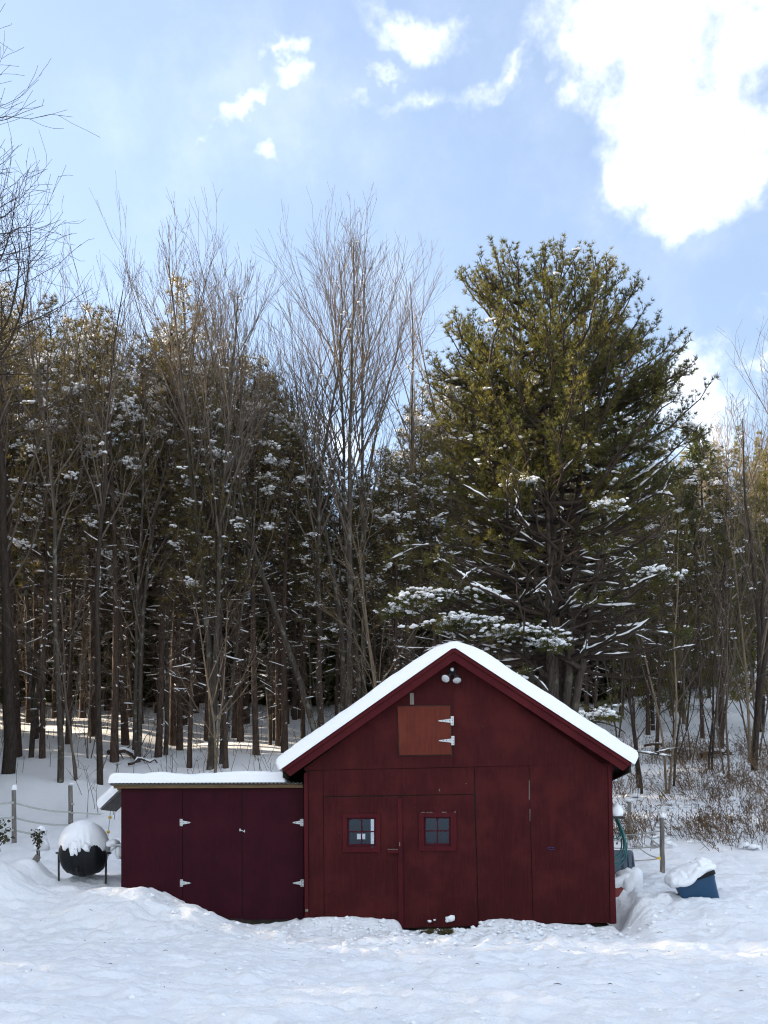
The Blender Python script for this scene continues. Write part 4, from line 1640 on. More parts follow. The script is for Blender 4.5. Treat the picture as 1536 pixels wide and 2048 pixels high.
# ---- tall forest pine ----------------------------------------------------
def forest_pine(seed, H, r0, c0=.52, cr=2.0, dead=1.0, tufts=1.0, mat_n='needle_pine', mat_b='bark_pine', dead_h=.08):
    rng = np.random.RandomState(seed)
    tr, br, dd, sn = Tubes(), Tubes(), Tubes(), Tubes()
    pts, _ = curve(rng, np.array([0, 0, -.5]), np.array([0, 0, 1.0]), H + .5, 12, .012, .03)
    t = np.linspace(0, 1, 12)
    rad = r0 * (1 - .9 * t ** 1.1)
    rad[0] *= 1.25
    tr.put(pts, rad, 9)
    at = lambda z: np.array([np.interp(z, pts[:, 2], pts[:, i]) for i in range(2)] + [z])
    C, D, SCn, SSz = [], [], [], []
    z = H * c0
    while z < H - .15:
        f = (z - H * c0) / (H * (1 - c0))
        Lr = cr * (np.interp(f, [0, .15, .45, .8, 1], [.65, 1.0, .92, .55, .12]))
        for w in range(rng.randint(3, 6)):
            az = rng.rand() * 6.283
            el = R(rng.uniform(-5, 12) + 38 * f)
            d = np.array([math.cos(az) * math.cos(el), math.sin(az) * math.cos(el), math.sin(el)])
            L = Lr * rng.uniform(.65, 1.2)
            p, _ = curve(rng, at(z), d, L, 5, .06, .07)
            br.put(p, np.linspace(.028, .008, 5) * (.7 + .5 * (1 - f)), 4)
            nb = max(3, int(7 * L / 1.6))
            for c in range(nb):
                g = .3 + .7 * (c + rng.rand()) / nb
                x = min(g * 4, 3.99)
                i = int(x)
                q = p[i] + (p[i + 1] - p[i]) * (x - i)
                bd = unit(perp_dir(unit(p[i + 1] - p[i]), R(rng.uniform(25, 60)), rng.choice([0.0, math.pi]) + rng.normal(0, .5)) + np.array([0, 0, .2]))
                bl_ = (.25 + .4 * (1 - g)) * rng.uniform(.7, 1.2)
                nt = max(1, int(bl_ / .16 * tufts))
                for s in range(nt):
                    C.append(q + bd * bl_ * (s + 1) / nt)
                    D.append(unit(bd + rng.normal(0, .25, 3) + np.array([0, 0, .15])))
                if rng.rand() < .2:
                    s = rng.uniform(.22, .85) if rng.rand() < .85 else rng.uniform(.9, 1.3)
                    SCn.append(q + bd * bl_ * .6 + np.array([0, 0, .05]))
                    SSz.append((.13 * s, .11 * s, .055 * s))
                    if rng.rand() < .12:
                        for _k in range(9):
                            SCn.append(q + bd * bl_ * .6 + np.array([rng.normal(0, .16), rng.normal(0, .16), rng.normal(.03, .07)]))
                            s2 = rng.uniform(.7, 1.3)
                            SSz.append((.12 * s2, .10 * s2, .08 * s2))
        z += rng.uniform(.32, .55)
    # dead lower branches
    z = H * dead_h
    while z < H * (c0 + .12):
        az = rng.rand() * 6.283
        el = R(rng.uniform(-22, 22))
        d = np.array([math.cos(az) * math.cos(el), math.sin(az) * math.cos(el), math.sin(el)])
        L = (.35 + 1.5 * rng.rand() ** 1.4) * (.5 + .7 * z / (H * c0))
        p, _ = curve(rng, at(z), d, L, 5, .10, -.01)
        rd = np.linspace(.017, .006, 5)
        dd.put(p, rd, 4)
        for c in range(int(L * 5.5)):
            i = rng.randint(1, 5)
            e_ = perp_dir(unit(p[min(i, 4)] - p[i - 1]), R(rng.uniform(30, 70)), rng.rand() * 6.28)
            pp, _ = curve(rng, p[i], e_, L * rng.uniform(.2, .45), 3, .12, 0)
            dd.put(pp, [.007, .006, .004], 3)
        if rng.rand() < .5:
            i0 = rng.randint(0, 3)
            n_ = rng.randint(2, 4)
            seg = p[i0:i0 + n_] + np.array([0, 0, .016])
            rs = rng.uniform(.012, .034, len(seg))
            rs[-1] *= .5
            sn.put(seg, rs, 5)
        z += rng.uniform(.08, .26) / dead
    # snow stuck in the branch stubs of the trunk
    for _ in range(int(9 * dead)):
        zz = rng.uniform(.1, c0) * H
        q = at(zz)
        az = rng.rand() * 6.283
        rr_ = float(np.interp(zz, pts[:, 2], rad))
        s = rng.uniform(.6, 1.3)
        SCn.append(q + np.array([math.cos(az) * rr_, math.sin(az) * rr_, 0]))
        SSz.append((.045 * s, .045 * s, .055 * s))
    parts = [('trunk', tr.mesh('trunk', mat_b)),
             ('crown', tufts_mesh('crown', C, D, rng, 12, .26, .026, (.2, 1.2), mat_n)),
             ('branches', br.mesh('branches', 'twig_dark')),
             ('dead_branches', dd.mesh('dead_branches', 'twig')),
             ('branch_snow', sn.mesh('branch_snow', 'snow')),
             ('snow', blobs_mesh('snow', SCn, SSz, seed))]
    return [p for p in parts if p[1] is not None]


# ---- bushy young conifer (understory, hillside) ---------------------------
def young_conifer(seed, H, cr, mat_n='needle_understory', snow=.12, m=12, ln=.24, wd=.028, c0=.05):
    rng = np.random.RandomState(seed)
    tr = Tubes()
    pts, _ = curve(rng, np.array([0, 0, -.3]), np.array([0, 0, 1.0]), H + .3, 8, .015, .03)
    tr.put(pts, np.linspace(.012 * H, .01, 8), 6)
    C, D, SCn, SSz = [], [], [], []
    z = H * c0
    while z < H:
        f = z / H
        Lr = cr * (1 - f) ** .75 + .12
        for w in range(rng.randint(3, 6)):
            az = rng.rand() * 6.283
            el = R(rng.uniform(-12, 10) + 35 * f)
            d = np.array([math.cos(az) * math.cos(el), math.sin(az) * math.cos(el), math.sin(el)])
            L = Lr * rng.uniform(.55, 1.15)
            q0 = np.array([np.interp(z, pts[:, 2], pts[:, 0]), np.interp(z, pts[:, 2], pts[:, 1]), z])
            p, _ = curve(rng, q0, d, L, 4, .07, -.02)
            tr.put(p, np.linspace(.02, .006, 4), 3)
            nb = max(2, int(L * 7))
            for c in range(nb):
                g = .25 + .75 * (c + rng.rand()) / nb
                x = min(g * 3, 2.99)
                i = int(x)
                q = p[i] + (p[i + 1] - p[i]) * (x - i)
                bd = unit(perp_dir(unit(p[i + 1] - p[i]), R(rng.uniform(15, 65)), rng.choice([0.0, math.pi]) + rng.normal(0, .6)))
                C.append(q + bd * rng.uniform(.05, .3) * (1.2 - f))
                D.append(unit(bd + np.array([0, 0, -.1])))
            if rng.rand() < snow:
                s = rng.uniform(.6, 1.7)
                SCn.append(p[2] + np.array([0, 0, .06]))
                SSz.append((.16 * s, .13 * s, .06 * s))
        z += rng.uniform(.16, .34) * (H / 6) ** .5
    parts = [('trunk', tr.mesh('trunk', 'bark_dark')), ('crown', tufts_mesh('crown', C, D, rng, m, ln, wd, (.15, 1.3), mat_n)), ('snow', blobs_mesh('snow', SCn, SSz, seed))]
    return [p for p in parts if p[1] is not None]

# ------------------------------------------------------------------ the big white pine behind the barn
def white_pine():
    rng = np.random.RandomState(77)
    D0 = 30.0
    bx, by = (1112 - CX) / FPX * D0, D0
    bz = gz(bx, by)
    H = (P(0, 488, D0)[2] - bz) * .955
    tr, br, dl = Tubes(), Tubes(), Tubes()
    C, Dr, SCn, SSz = [], [], [], []
    SC2, SS2 = [], []
    snowt = Tubes()

    class Lumpy:
        """snow lying along a limb: uneven, broken, tapering out, none where the limb is steep"""
        @staticmethod
        def put(pts, rad, n):
            pts, rad = np.asarray(pts, float), np.asarray(rad, float)
            t0 = np.linspace(0, 1, len(pts))
            L = np.linalg.norm(np.diff(pts, axis=0), axis=1).sum()
            parts = max(1, int(L / .45 + rng.rand()))
            cut = np.sort(np.concatenate([[0, 1], rng.uniform(.1, .9, parts - 1)]))
            for a, b in zip(cut[:-1], cut[1:]):
                if (b - a) * L < .06 or rng.rand() < .16:
                    continue
                t = np.linspace(a, b - .03, 9)
                p = np.stack([np.interp(t, t0, pts[:, i]) for i in range(3)], 1)
                d = p[-1] - p[0]
                if abs(d[2]) > .62 * np.hypot(d[0], d[1]):
                    continue
                r = np.interp(t, t0, rad) * rng.uniform(.6, 1.75, 9) * np.array([.12, .6, .9, 1, 1.05, 1, .85, .6, .1])
                p[:, 2] += rng.uniform(-.004, .012, 9)
                p[:, :2] += rng.normal(0, .008, (9, 2))
                snowt.put(p, r, n)
    lumpy = Lumpy
    # half-width of the crown by height (left, right), metres from the trunk line
    zz = lambda py: P(0, py, D0)[2] - bz
    m_ = D0 / FPX
    hs = [zz(v) for v in (1330, 1200, 1050, 900, 750, 650, 560, 500, 480)]
    lw = [v * m_ for v in (330, 300, 250, 275, 250, 250, 205, 110, 50)]
    rw = [v * m_ for v in (250, 240, 290, 300, 235, 205, 140, 60, 20)]
    env = lambda z, az: np.interp(z, hs, lw) if math.cos(az) < 0 else np.interp(z, hs, rw)
    # trunk and stems
    tpts = np.array([(0, 0, -.6), (.0, 0, .3), (.02, 0, 1.0), (.05, 0, 1.9), (.03, .02, 2.8)])
    tr.put(tpts, [.50, .43, .39, .37, .30], 14)
    stems = []
    for sx, sy, h, r in ((-.95, .1, H * .99, .17), (-.05, -.15, H * .97, .20), (.75, .2, H * .965, .17), (1.75, -.1, H * .87, .14), (-2.0, -.1, H * .87, .13), (.2, .9, H * .88, .15), (-.4, -1.0, H * .84, .14)):
        p0 = np.array([.03 + .1 * np.sign(sx), .02, 1.7])
        k = 12
        t = np.linspace(0, 1, k)
        out = t ** .75
        p = np.stack([p0[0] + sx * out, p0[1] + sy * out, p0[2] + (h - p0[2]) * t], 1) + rng.normal(0, .05, (k, 3)) * t[:, None]
        tr.put(p, r * (1 - .93 * t ** .9), 8)
        stems.append((p, h, np.array([sx, sy])))

    def tufts_on(p, L, f):
        k = len(p)
        nb = max(4, int(L * 8.5))
        for c in range(nb):
            g = .22 + .78 * (c + rng.rand()) / nb
            x = min(g * (k - 1), k - 1.01)
            i = int(x)
            q = p[i] + (p[i + 1] - p[i]) * (x - i)
            bd = perp_dir(unit(p[i + 1] - p[i]), R(rng.uniform(25, 65)), rng.choice([0.0, math.pi]) + rng.normal(0, .45))
            bd = unit(bd + np.array([0, 0, .25 + .45 * f]))
            Lb = (.22 + .55 * (1 - g)) * rng.uniform(.7, 1.25)
            e = q + bd * Lb
            br.put(np.array([q, (q + e) / 2 + rng.normal(0, .02, 3), e]), [.009, .007, .004], 3)
            nt = max(2, int(Lb / .105))
            for s in range(nt):
                C.append(q + bd * Lb * (s + 1.2) / (nt + .2) + rng.normal(0, .025, 3))
                Dr.append(unit(bd + rng.normal(0, .3, 3) + np.array([0, 0, .25 * f])))
            if rng.rand() < .008 + .045 * max(0, .75 - f):
                s = rng.uniform(.5, 1.5)
                SCn.append(q + bd * Lb * .6 + np.array([0, 0, .06]))
                SSz.append((.12 * s, .10 * s, .06 * s))
        C.append(p[-1])
        Dr.append(unit(p[-1] - p[-2]))

    for p, h, off in stems:
        z = 4.6
        while z < h - .05:
            f = z / H
            q0 = np.array([np.interp(z, p[:, 2], p[:, i]) for i in range(2)] + [z])
            for w in range(rng.randint(2, 4) if f < .85 else 3):
                az = math.atan2(off[1] + .0, off[0]) + rng.normal(0, 1.15) if np.hypot(*off) > .4 else rng.rand() * 6.283
                if rng.rand() < .3:
                    az = rng.rand() * 6.283
                rr_ = env(z, az)
                rad0 = math.hypot(q0[0], q0[1])
                L = max(.35, min(rr_ * rng.uniform(.75, 1.08) - rad0 * max(0, math.cos(az - math.atan2(q0[1], q0[0]))), 3.9))
                if f > .8:
                    L = min(L, (h - z) * .9 + .85)
                el = R(np.interp(f, [.25, .5, .8, 1.0], [2, 10, 27, 55]) + rng.normal(0, 8))
                d = np.array([math.cos(az) * math.cos(el), math.sin(az) * math.cos(el), math.sin(el)])
                k = 8
                tq = np.linspace(0, 1, k)[:, None]
                sd = np.array([-math.sin(az), math.cos(az), 0])
                lp = q0 + d * tq * L + sd * np.sin(tq * 3.0 + rng.uniform(-.5, .5)) * L * rng.normal(0, .08)
                lp[:, 2] += ((tq ** 2 - .75 * tq) * L * rng.uniform(.15, .5))[:, 0]
                lp[1:] += rng.normal(0, .03, (k - 1, 3))
                r_ = .012 + .014 * L
                br.put(lp, np.linspace(r_, .008, k), 5)
                live = f > .60 or rng.rand() < np.interp(f, [.36, .48, .60], [.0, .25, .7])
                if live:
                    tufts_on(lp, L, f)
                if rng.rand() < (.45 if f < .6 else .10):
                    i0 = rng.randint(0, 4)
                    sp = lp[i0:i0 + 4] + np.array([0, 0, r_ * .6 + .008])
                    lumpy.put(sp, rng.uniform(.010, .024, 4) * np.array([.5, 1, 1, .4]) + r_ * .25, 6)
            z += rng.uniform(.30, .5)
        # leader tuft
        for j in range(14):
            C.append(p[-1] + rng.normal(0, .06, 3) + np.array([0, 0, -.05 * j]))
            Dr.append(unit(np.array([rng.normal(0, .5), rng.normal(0, .5), 1])))

    # long bare lower limbs, snow along their tops
    lows = []
    for i in range(62):
        az = rng.rand() * 6.283
        if i < 46:
            az = rng.choice([0, math.pi]) + rng.normal(0, .55)
        z = rng.uniform(1.2, 8.2)
        p, h, off = stems[rng.randint(len(stems))]
        q0 = np.array([np.interp(z, p[:, 2], p[:, j]) for j in range(2)] + [z])
        el = R(rng.uniform(4, 38))
        L = rng.uniform(.5, .98) * env(z, az)
        d = np.array([math.cos(az) * math.cos(el), math.sin(az) * math.cos(el), math.sin(el)])
        tt = np.linspace(0, 1, 13)[:, None]
        sd = unit(np.cross(d, [0, 0, 1.0]))
        lp = q0 + d * tt * L + sd * (np.sin(tt * 3.0) * L * rng.normal(0, .09) + np.sin(tt * 7 + rng.rand() * 6) * .035 * L * tt)
        lp[:, 2] += (np.sin(tt * 3.14) * L * rng.uniform(-.04, .10) - tt ** 2 * L * (math.tan(el) * rng.uniform(.5, 1.1)) + np.sin(tt * 8 + rng.rand() * 6) * .015 * L)[:, 0]
        r_ = .018 + .013 * L
        rad = np.linspace(r_, .010, 13)
        dl.put(lp, rad, 6)
        lows.append((lp, rad))
        for c in range(int(L * 1.7)):
            j = rng.randint(3, 13)
            e = perp_dir(unit(lp[j] - lp[j - 1]), R(rng.uniform(25, 60)), rng.choice([0, math.pi]) + rng.normal(0, .5))
            pp, _ = curve(rng, lp[j], e, L * rng.uniform(.12, .32), 5, .07, .0)
            dl.put(pp, np.linspace(.012, .005, 5), 4)
            if rng.rand() < .6:
                lumpy.put(pp + np.array([0, 0, .014]), rng.uniform(.010, .022, 5) * np.array([.5, 1, 1, .8, .3]), 5)
        for a, nn in ((rng.randint(0, 3), rng.randint(4, 8)), (rng.randint(7, 9), rng.randint(3, 6))):
            if rng.rand() > .85:
                continue
            seg = lp[a:a + nn]
            rs = rng.uniform(.15, 1.3, len(seg)) * .020 + rad[a:a + len(seg)] * .35
            rs[0] *= .5
            rs[-1] *= .4
            lumpy.put(seg + np.array([0, 0, 1]) * (rad[a:a + len(seg), None] * .85 + .012), rs, 6)
        if rng.rand() < .35:
            tufts_on(lp[8:], L * .5, .2)
    # long live boughs that break the outline
    for px_, py_, dd_ in ((1385, 742, 29.6), (1335, 800, 29.0), (1415, 868, 29.8), (1395, 935, 29.2), (1340, 1000, 29.0), (1300, 690, 30.2), (905, 760, 29.5), (880, 850, 29.0), (860, 930, 29.2), (1010, 880, 28.2), (1180, 900, 28.0), (1250, 950, 28.3), (950, 990, 28.2), (1330, 900, 28.6)):
        c = P(px_, py_, dd_) - np.array([bx, by, bz])
        s0 = np.array([.12 * c[0], .1 * c[1], max(2.2, c[2] - .28 * abs(c[0]) - .3)])
        k = 10
        t = np.linspace(0, 1, k)[:, None]
        lp = s0 + (c - s0) * t + np.array([0, 0, 1.0]) * (-.5 * t * (1 - t)) + rng.normal(0, .03, (k, 3))
        br.put(lp, np.linspace(.055, .01, k), 5)
        tufts_on(lp[3:], 2.6, .45)
        lumpy.put(lp[1:5] + np.array([0, 0, .045]), np.array([.012, .03, .026, .01]), 6)
        for i in range(8):
            o = lp[rng.randint(5, k)] + np.array([rng.normal(0, .12), rng.normal(0, .12), .05])
            s = rng.uniform(.3, .9)
            SCn.append(o)
            SSz.append((.12 * s, .10 * s, .06 * s))
    # snow-laden live boughs low on the left, over the barn roof, and a few on the right
    for px_, py_, dd_, w in ((830, 1200, 28.6, 1.0), (930, 1245, 28.4, 1.55), (1045, 1268, 28.4, 1.6), (960, 1190, 29.2, .8), (1205, 1430, 27.6, .8), (1040, 965, 27.6, .55), (1215, 1010, 27.5, .65),
                             (1310, 1150, 28.8, .9), (1100, 1290, 28.0, .7), (790, 1225, 29.4, .7), (870, 1190, 28.8, .8), (1290, 895, 29.5, .5), (1380, 860, 30, .4)):
        c = P(px_, py_, dd_) - np.array([bx, by, bz])
        s0 = np.array([0.1 * np.sign(c[0]), -.1, max(1.9, c[2] - .5)])
        k = 7
        t = np.linspace(0, 1, k)[:, None]
        lp = s0 + (c - s0) * t + np.array([0, 0, .35]) * np.sin(t * 3.14) + rng.normal(0, .04, (k, 3))
        dl.put(lp, np.linspace(.045, .012, k), 5)
        tip = unit(lp[-1] - lp[-2])
        tufts_on(np.array([lp[3], lp[4], lp[5], lp[6], lp[6] + tip * .5 * w]), 2.2 * w, .25)
        for i in range(int(60 * w)):
            o = np.array([rng.normal(0, .34 * w), rng.normal(0, .3 * w), 0])
            o[2] = .05 - .12 * np.hypot(o[0], o[1]) ** 2 / w + rng.normal(0, .05)
            s = rng.uniform(.55, 1.35)
            SC2.append(c + o)
            SS2.append((.085 * s, .072 * s, .062 * s))
            for _ in range(2):
                C.append(c + o + np.array([rng.normal(0, .08), rng.normal(0, .08), -.07]))
                Dr.append(unit(np.array([o[0], o[1], -.15]) + rng.normal(0, .2, 3)))
    e = link_tree('white_pine', (bx, by, bz), 0, [
        ('trunk', tr.mesh('trunk', 'bark_white_pine')),
        ('branches', br.mesh('branches', 'twig_dark')),
        ('dead_branches', dl.mesh('dead_branches', 'bark_white_pine')),
        ('crown', tufts_mesh('crown', C, Dr, rng, 14, .135, .016, (.2, 1.25), 'needle_white_pine')),
        ('snow', blobs_mesh('snow', SCn, SSz, 5)),
        ('bough_snow', blobs_mesh('bough_snow', SC2, SS2, 6, 2)),
        ('branch_snow', snowt.mesh('branch_snow', 'snow')),
    ], 'large olive white pine with many stems rising right behind the barn roof', 'pine tree')
    return e


white_pine()


# ------------------------------------------------------------------ bare trees, one by one
def ground_depth(px_, py_, d0=24, d1=70):
    """depth at which the pixel's ray meets the hillside"""
    best = None
    for d in np.arange(d0, d1, .4):
        p = P(px_, py_, d)
        if gz(p[0], p[1]) >= p[2]:
            return d
    return d1


def place_bare(px_, d, top_py, seed, label, r0=.14, name='bare_tree', group='bare trees at the wood edge', bark='bark_grey', twig='twig', **kw):
    x = (px_ - CX) / FPX * d
    z = gz(x, d)
    H = (P(0, top_py, d)[2] - z) * .905
    tr, cr, a, b = bare_tree(seed, H, r0, **kw)
    return link_tree(name, (x, d, z), 0, [('trunk', tr.mesh('trunk', bark)), ('crown', cr.mesh('crown', twig)), ('snow', blobs_mesh('snow', a, b, seed))], label, 'tree', group)


place_bare(418, 38.0, 415, 11, 'tallest bare grey tree rising behind the middle of the shed roof', .17, stems=((.005, 0, 1.0), (.05, .05, .93)), ang=(12, 30), dens=1.45, clen=.30, first=.42, wob=.045)
place_bare(440, 38.6, 500, 12, 'thin bare tree close on the right of the tallest bare tree', .08, stems=((.02, 0, 1.0), (.06, .05, .9)), ang=(11, 27), dens=1.2, clen=.26, first=.4)
place_bare(652, 40.5, 400, 13, 'bare tree leaning left with snow-flecked forked trunk, left of the barn peak', .16, stems=((-.05, 0, .97), (-.12, 0, .93)), wob=.07, ang=(14, 34), dens=1.4, clen=.32, first=.40)
place_bare(690, 41.0, 385, 14, 'bare lichen-grey tree with straight trunk just left of the barn peak', .165, stems=((-.015, 0, .97), (.03, .04, .95)), ang=(14, 32), dens=1.1, clen=.32, first=.42)
place_bare(716, 42.5, 390, 15, 'bare tree with pale trunk leaning right, nearest the barn peak', .14, stems=((.04, 0, .97), (.115, .02, .93)), wob=.07, ang=(14, 34), dens=1.4, clen=.32, first=.40)
place_bare(820, 46, 520, 16, 'thin bare tree showing between barn peak and white pine', .11, stems=((.02, 0, 1.0),), ang=(14, 34), dens=1.0, clen=.28, twig='twig_tan')
place_bare(915, 47, 500, 17, 'thin bare tree showing just left of the white pine top', .11, stems=((-.01, 0, 1.0),), ang=(14, 34), dens=1.0, clen=.28, twig='twig_tan')
place_bare(540, 44, 500, 18, 'thin bare tree between the tallest bare tree and the leaning one', .10, stems=((.0, 0, 1.0), (.05, 0, .9)), ang=(12, 30), dens=1.0, clen=.26)
# left part
place_bare(-315, 25.0, -60, 19, 'spreading bare oak whose branches reach in at the upper left corner', .22, name='bare_oak', group=None, bark='bark_dark', twig='twig_dark', stems=((.08, 0, 1.0), (.15, .02, .86)), ang=(26, 58), dens=1.9, clen=.36, wob=.10, first=.56, twig_r=.004, snow=.2)
place_bare(14, 37.4, 520, 20, 'thick-trunked bare tree standing at the left edge of the photo', .24, bark='bark_dark', stems=((.03, 0, 1.0),), ang=(14, 34), dens=1.15, clen=.3)
place_bare(120, 35.6, 480, 21, 'slender bare tree with the lowest foot, behind the snowy composter', .11, stems=((.02, 0, 1.0),), ang=(14, 34), dens=1.15, clen=.3, first=.45)
place_bare(200, 36.2, 530, 22, 'slender dark bare tree just left of the shed roof', .11, bark='bark_dark', stems=((.01, 0, 1.0),), ang=(14, 34), dens=1.15, clen=.28, first=.45)
place_bare(60, 41, 500, 23, 'bare tree with fine upright twigs second from the left edge', .13, stems=((.02, .02, 1.0), (.035, .02, .95)), ang=(14, 34), dens=1.1, clen=.28)
place_bare(275, 39.5, 560, 24, 'bare tree with fine twigs behind the left end of the shed', .11, stems=((.0, .02, 1.0), (-.02, .02, .95)), ang=(14, 34), dens=1.1, clen=.28)
place_bare(330, 41, 590, 25, 'thin bare tree close on the left of the tallest bare tree', .09, stems=((.02, 0, 1.0),), ang=(14, 30), dens=1.1, clen=.28)
# right part
place_bare(1506, 37.0, 640, 26, 'bare tree with dark trunk and fine twigs at the right edge', .16, bark='bark_dark', stems=((.02, 0, 1.0), (.08, .03, .95), (-.03, 0, .8)), ang=(12, 32), dens=1.15, clen=.3, first=.32)
place_bare(1575, 40.0, 560, 27, 'bare tree beyond the right edge whose twigs reach into the photo', .14, stems=((-.03, 0, 1.0), (.0, .03, .95)), ang=(16, 38), dens=1.15, clen=.34, first=.35)
place_bare(1440, 42.0, 860, 28, 'slim bare tree left of the one at the right edge', .09, stems=((.0, 0, 1.0), (.06, 0, .9)), ang=(14, 34), dens=1.1, clen=.3, first=.3)
place_bare(1284, 35.0, 1080, 29, 'thin black sapling close to the right end of the barn roof', .05, name='sapling', group=None, bark='twig_dark', twig='twig_dark', stems=((.0, 0, 1.0),), ang=(20, 45), dens=.8, clen=.35, first=.3, levels=2)
place_bare(1335, 34.5, 900, 30, 'slim tan sapling standing behind the right fence post', .055, name='sapling', group=None, bark='twig_tan', twig='twig', stems=((.01, 0, 1.0), (.06, 0, .9)), ang=(18, 40), dens=1.0, clen=.35, first=.3, levels=2)


# ------------------------------------------------------------------ the wood: pines with bare lower trunks
PINES = [forest_pine(101 + i, H, r, c0, cr, de, .72) for i, (H, r, c0, cr, de) in enumerate(
    ((18.5, .17, .50, 2.0, 1.0), (17.0, .15, .55, 1.8, 1.2), (19.5, .19, .52, 2.2, .9), (16.0, .13, .50, 1.7, 1.3), (18.0, .16, .58, 1.9, 1.1), (14.5, .11, .42, 1.8, 1.3)))]
UNDER = [young_conifer(201 + i, H, cr, ln=.40, wd=.07, m=10) for i, (H, cr) in enumerate(((7.0, 1.6), (5.5, 1.4), (8.5, 1.8)))]
HILL = [young_conifer(231 + i, H, cr, 'needle_hill_sunlit', .04, 10, .34, .045, .12) for i, (H, cr) in enumerate(((11.0, 2.2), (13.0, 2.4)))]


def bush(seed, H, r, twig, dens, stems, ang=(20, 45), lv=3, tr_=.008):
    tr, cr, a, b = bare_tree(seed, H, r, stems=stems, ang=ang, dens=dens, clen=.45, first=.15, snow=.5, levels=lv, twig_r=tr_)
    parts = [('trunk', tr.mesh('trunk', twig)), ('crown', cr.mesh('crown', twig)), ('snow', blobs_mesh('snow', a, b, seed))]
    return [p for p in parts if p[1] is not None]


BRUSH = [bush(301, 9.0, .07, 'twig', .95, ((.0, 0, 1.0), (.15, .05, .8))), bush(302, 7.5, .06, 'twig', .95, ((.0, .05, 1.0), (-.15, 0, .85), (.12, -.1, .7))),
         bush(303, 10.5, .08, 'twig_tan', .9, ((.02, 0, 1.0), (-.1, .05, .85))), bush(304, 8.0, .06, 'twig_dark', .9, ((.0, 0, 1.0), (.1, -.1, .8)))]

PLACES = [(-1e9, -5, 'beyond the left edge'), (-5, 70, 'at the left edge'), (70, 165, 'above the composter'), (165, 245, 'left of the shed'), (245, 310, "behind the shed roof's left end"),
          (310, 375, 'behind the left shed wall'), (375, 450, 'behind the left shed door'), (450, 520, 'behind the shed hasp'), (520, 590, 'behind the right shed door'),
          (590, 670, "above the barn roof's left tip"), (670, 780, 'above the left barn roof slope'), (780, 900, 'left of the barn peak'), (900, 1010, 'right of the barn peak'),
          (1010, 1130, 'behind the white pine trunk'), (1130, 1230, 'above the right barn roof slope'), (1230, 1300, 'right of the barn roof'), (1300, 1370, 'behind the right fence post'),
          (1370, 1450, 'behind the blue tote'), (1450, 1540, 'at the right edge'), (1540, 1e9, 'beyond the right edge')]


def where(px_):
    for a, b, s in PLACES:
        if a <= px_ < b:
            return s


rngf = random.Random(2024)
spots = []
PLANTED = []


def free(x, y, dmin):
    return all((x - a) ** 2 + (y - b) ** 2 > dmin * dmin for a, b in spots)


def plant(variants, i, x, y, name, label, cat, group, scale, rz, kind=None):
    spots.append((x, y))
    tilt = (rngf.gauss(0, .012), rngf.gauss(0, .012))
    e = link_tree(name, (x, y, gz(x, y) - .05), rz, variants[i % len(variants)], label, cat, group, scale, tilt)
    if kind:
        PLANTED.append((kind, CX + FPX * x / y, e))
    return e


# how high the wood's conifers reach, along the picture
TX = [-600, 0, 130, 230, 300, 400, 470, 540, 600, 650, 720, 800, 860, 930, 1100, 1230, 1300, 1536, 2200]
TY = [540, 560, 570, 630, 600, 570, 700, 700, 800, 900, 930, 840, 760, 720, 760, 900, 930, 900, 900]
PH = (18.5, 17.0, 19.5, 16.0, 18.0, 14.5)


def fit_scale(v, x, y, extra):
    px_ = CX + FPX * x / y
    top = np.interp(px_, TX, TY) + extra
    h = EYE + (HOR - top) / FPX * y - gz(x, y)
    return float(np.clip(h / PH[v], .45, 1.2))


# front trunks at the places they have in the photograph: (px of foot, py of foot, variant, scale, look)
FRONT_PINES = [(36, 1515, 0, .95, 'reddish pine trunk second from the left edge of the wood'), (137, 1490, 3, 1.0, 'dark pine trunk behind the slender tree above the composter'),
               (229, 1525, 2, 1.0, 'stout brown pine trunk behind the left corner of the shed roof'), (252, 1490, 0, 1.0, 'dark stout pine trunk next right of the stout brown one'),
               (269, 1516, 5, 1.0, 'thin snow-edged pine trunk behind the left end of the shed'), (316, 1517, 3, 1.0, 'dark pine trunk behind the left third of the shed roof'),
               (378, 1540, 5, .85, 'thin pine trunk just left of the tallest bare tree'), (452, 1538, 5, .9, 'thin pine trunk just right of the tallest bare tree'),
               (481, 1484, 1, .95, 'straight pine trunk behind the shed hasp'), (513, 1511, 1, 1.0, 'straight reddish pine trunk behind the right shed door'),
               (569, 1505, 2, 1.0, 'tall reddish pine trunk above the meeting of shed and barn roofs'), (493, 1448, 4, .95, 'dark pine trunk deeper behind the right shed door'),
               (606, 1480, 5, 1.0, 'thin dark pine trunk behind the left tip of the barn roof'), (748, 1440, 4, 1.0, 'dark pine trunk behind the left roof slope of the barn'),
               (935, 1440, 0, .95, 'pine trunk hidden low behind the barn peak'), (905, 1470, 2, .9, 'tall pine trunk standing behind the barn peak'),
               (1296, 1470, 4, .75, 'pine trunk right of the white pine near the barn roof end'), (1405, 1480, 3, .7, 'pine trunk above the blue tote')]
for k, (px_, py_, v, s, lab) in enumerate(FRONT_PINES):
    d = ground_depth(px_, py_)
    x = (px_ - CX) / FPX * d
    s = min(s, fit_scale(v, x, d, 30))
    plant(PINES, v, x, d, 'forest_pine', lab, 'pine tree', 'pines at the front of the wood', s, rngf.uniform(0, 6.28))

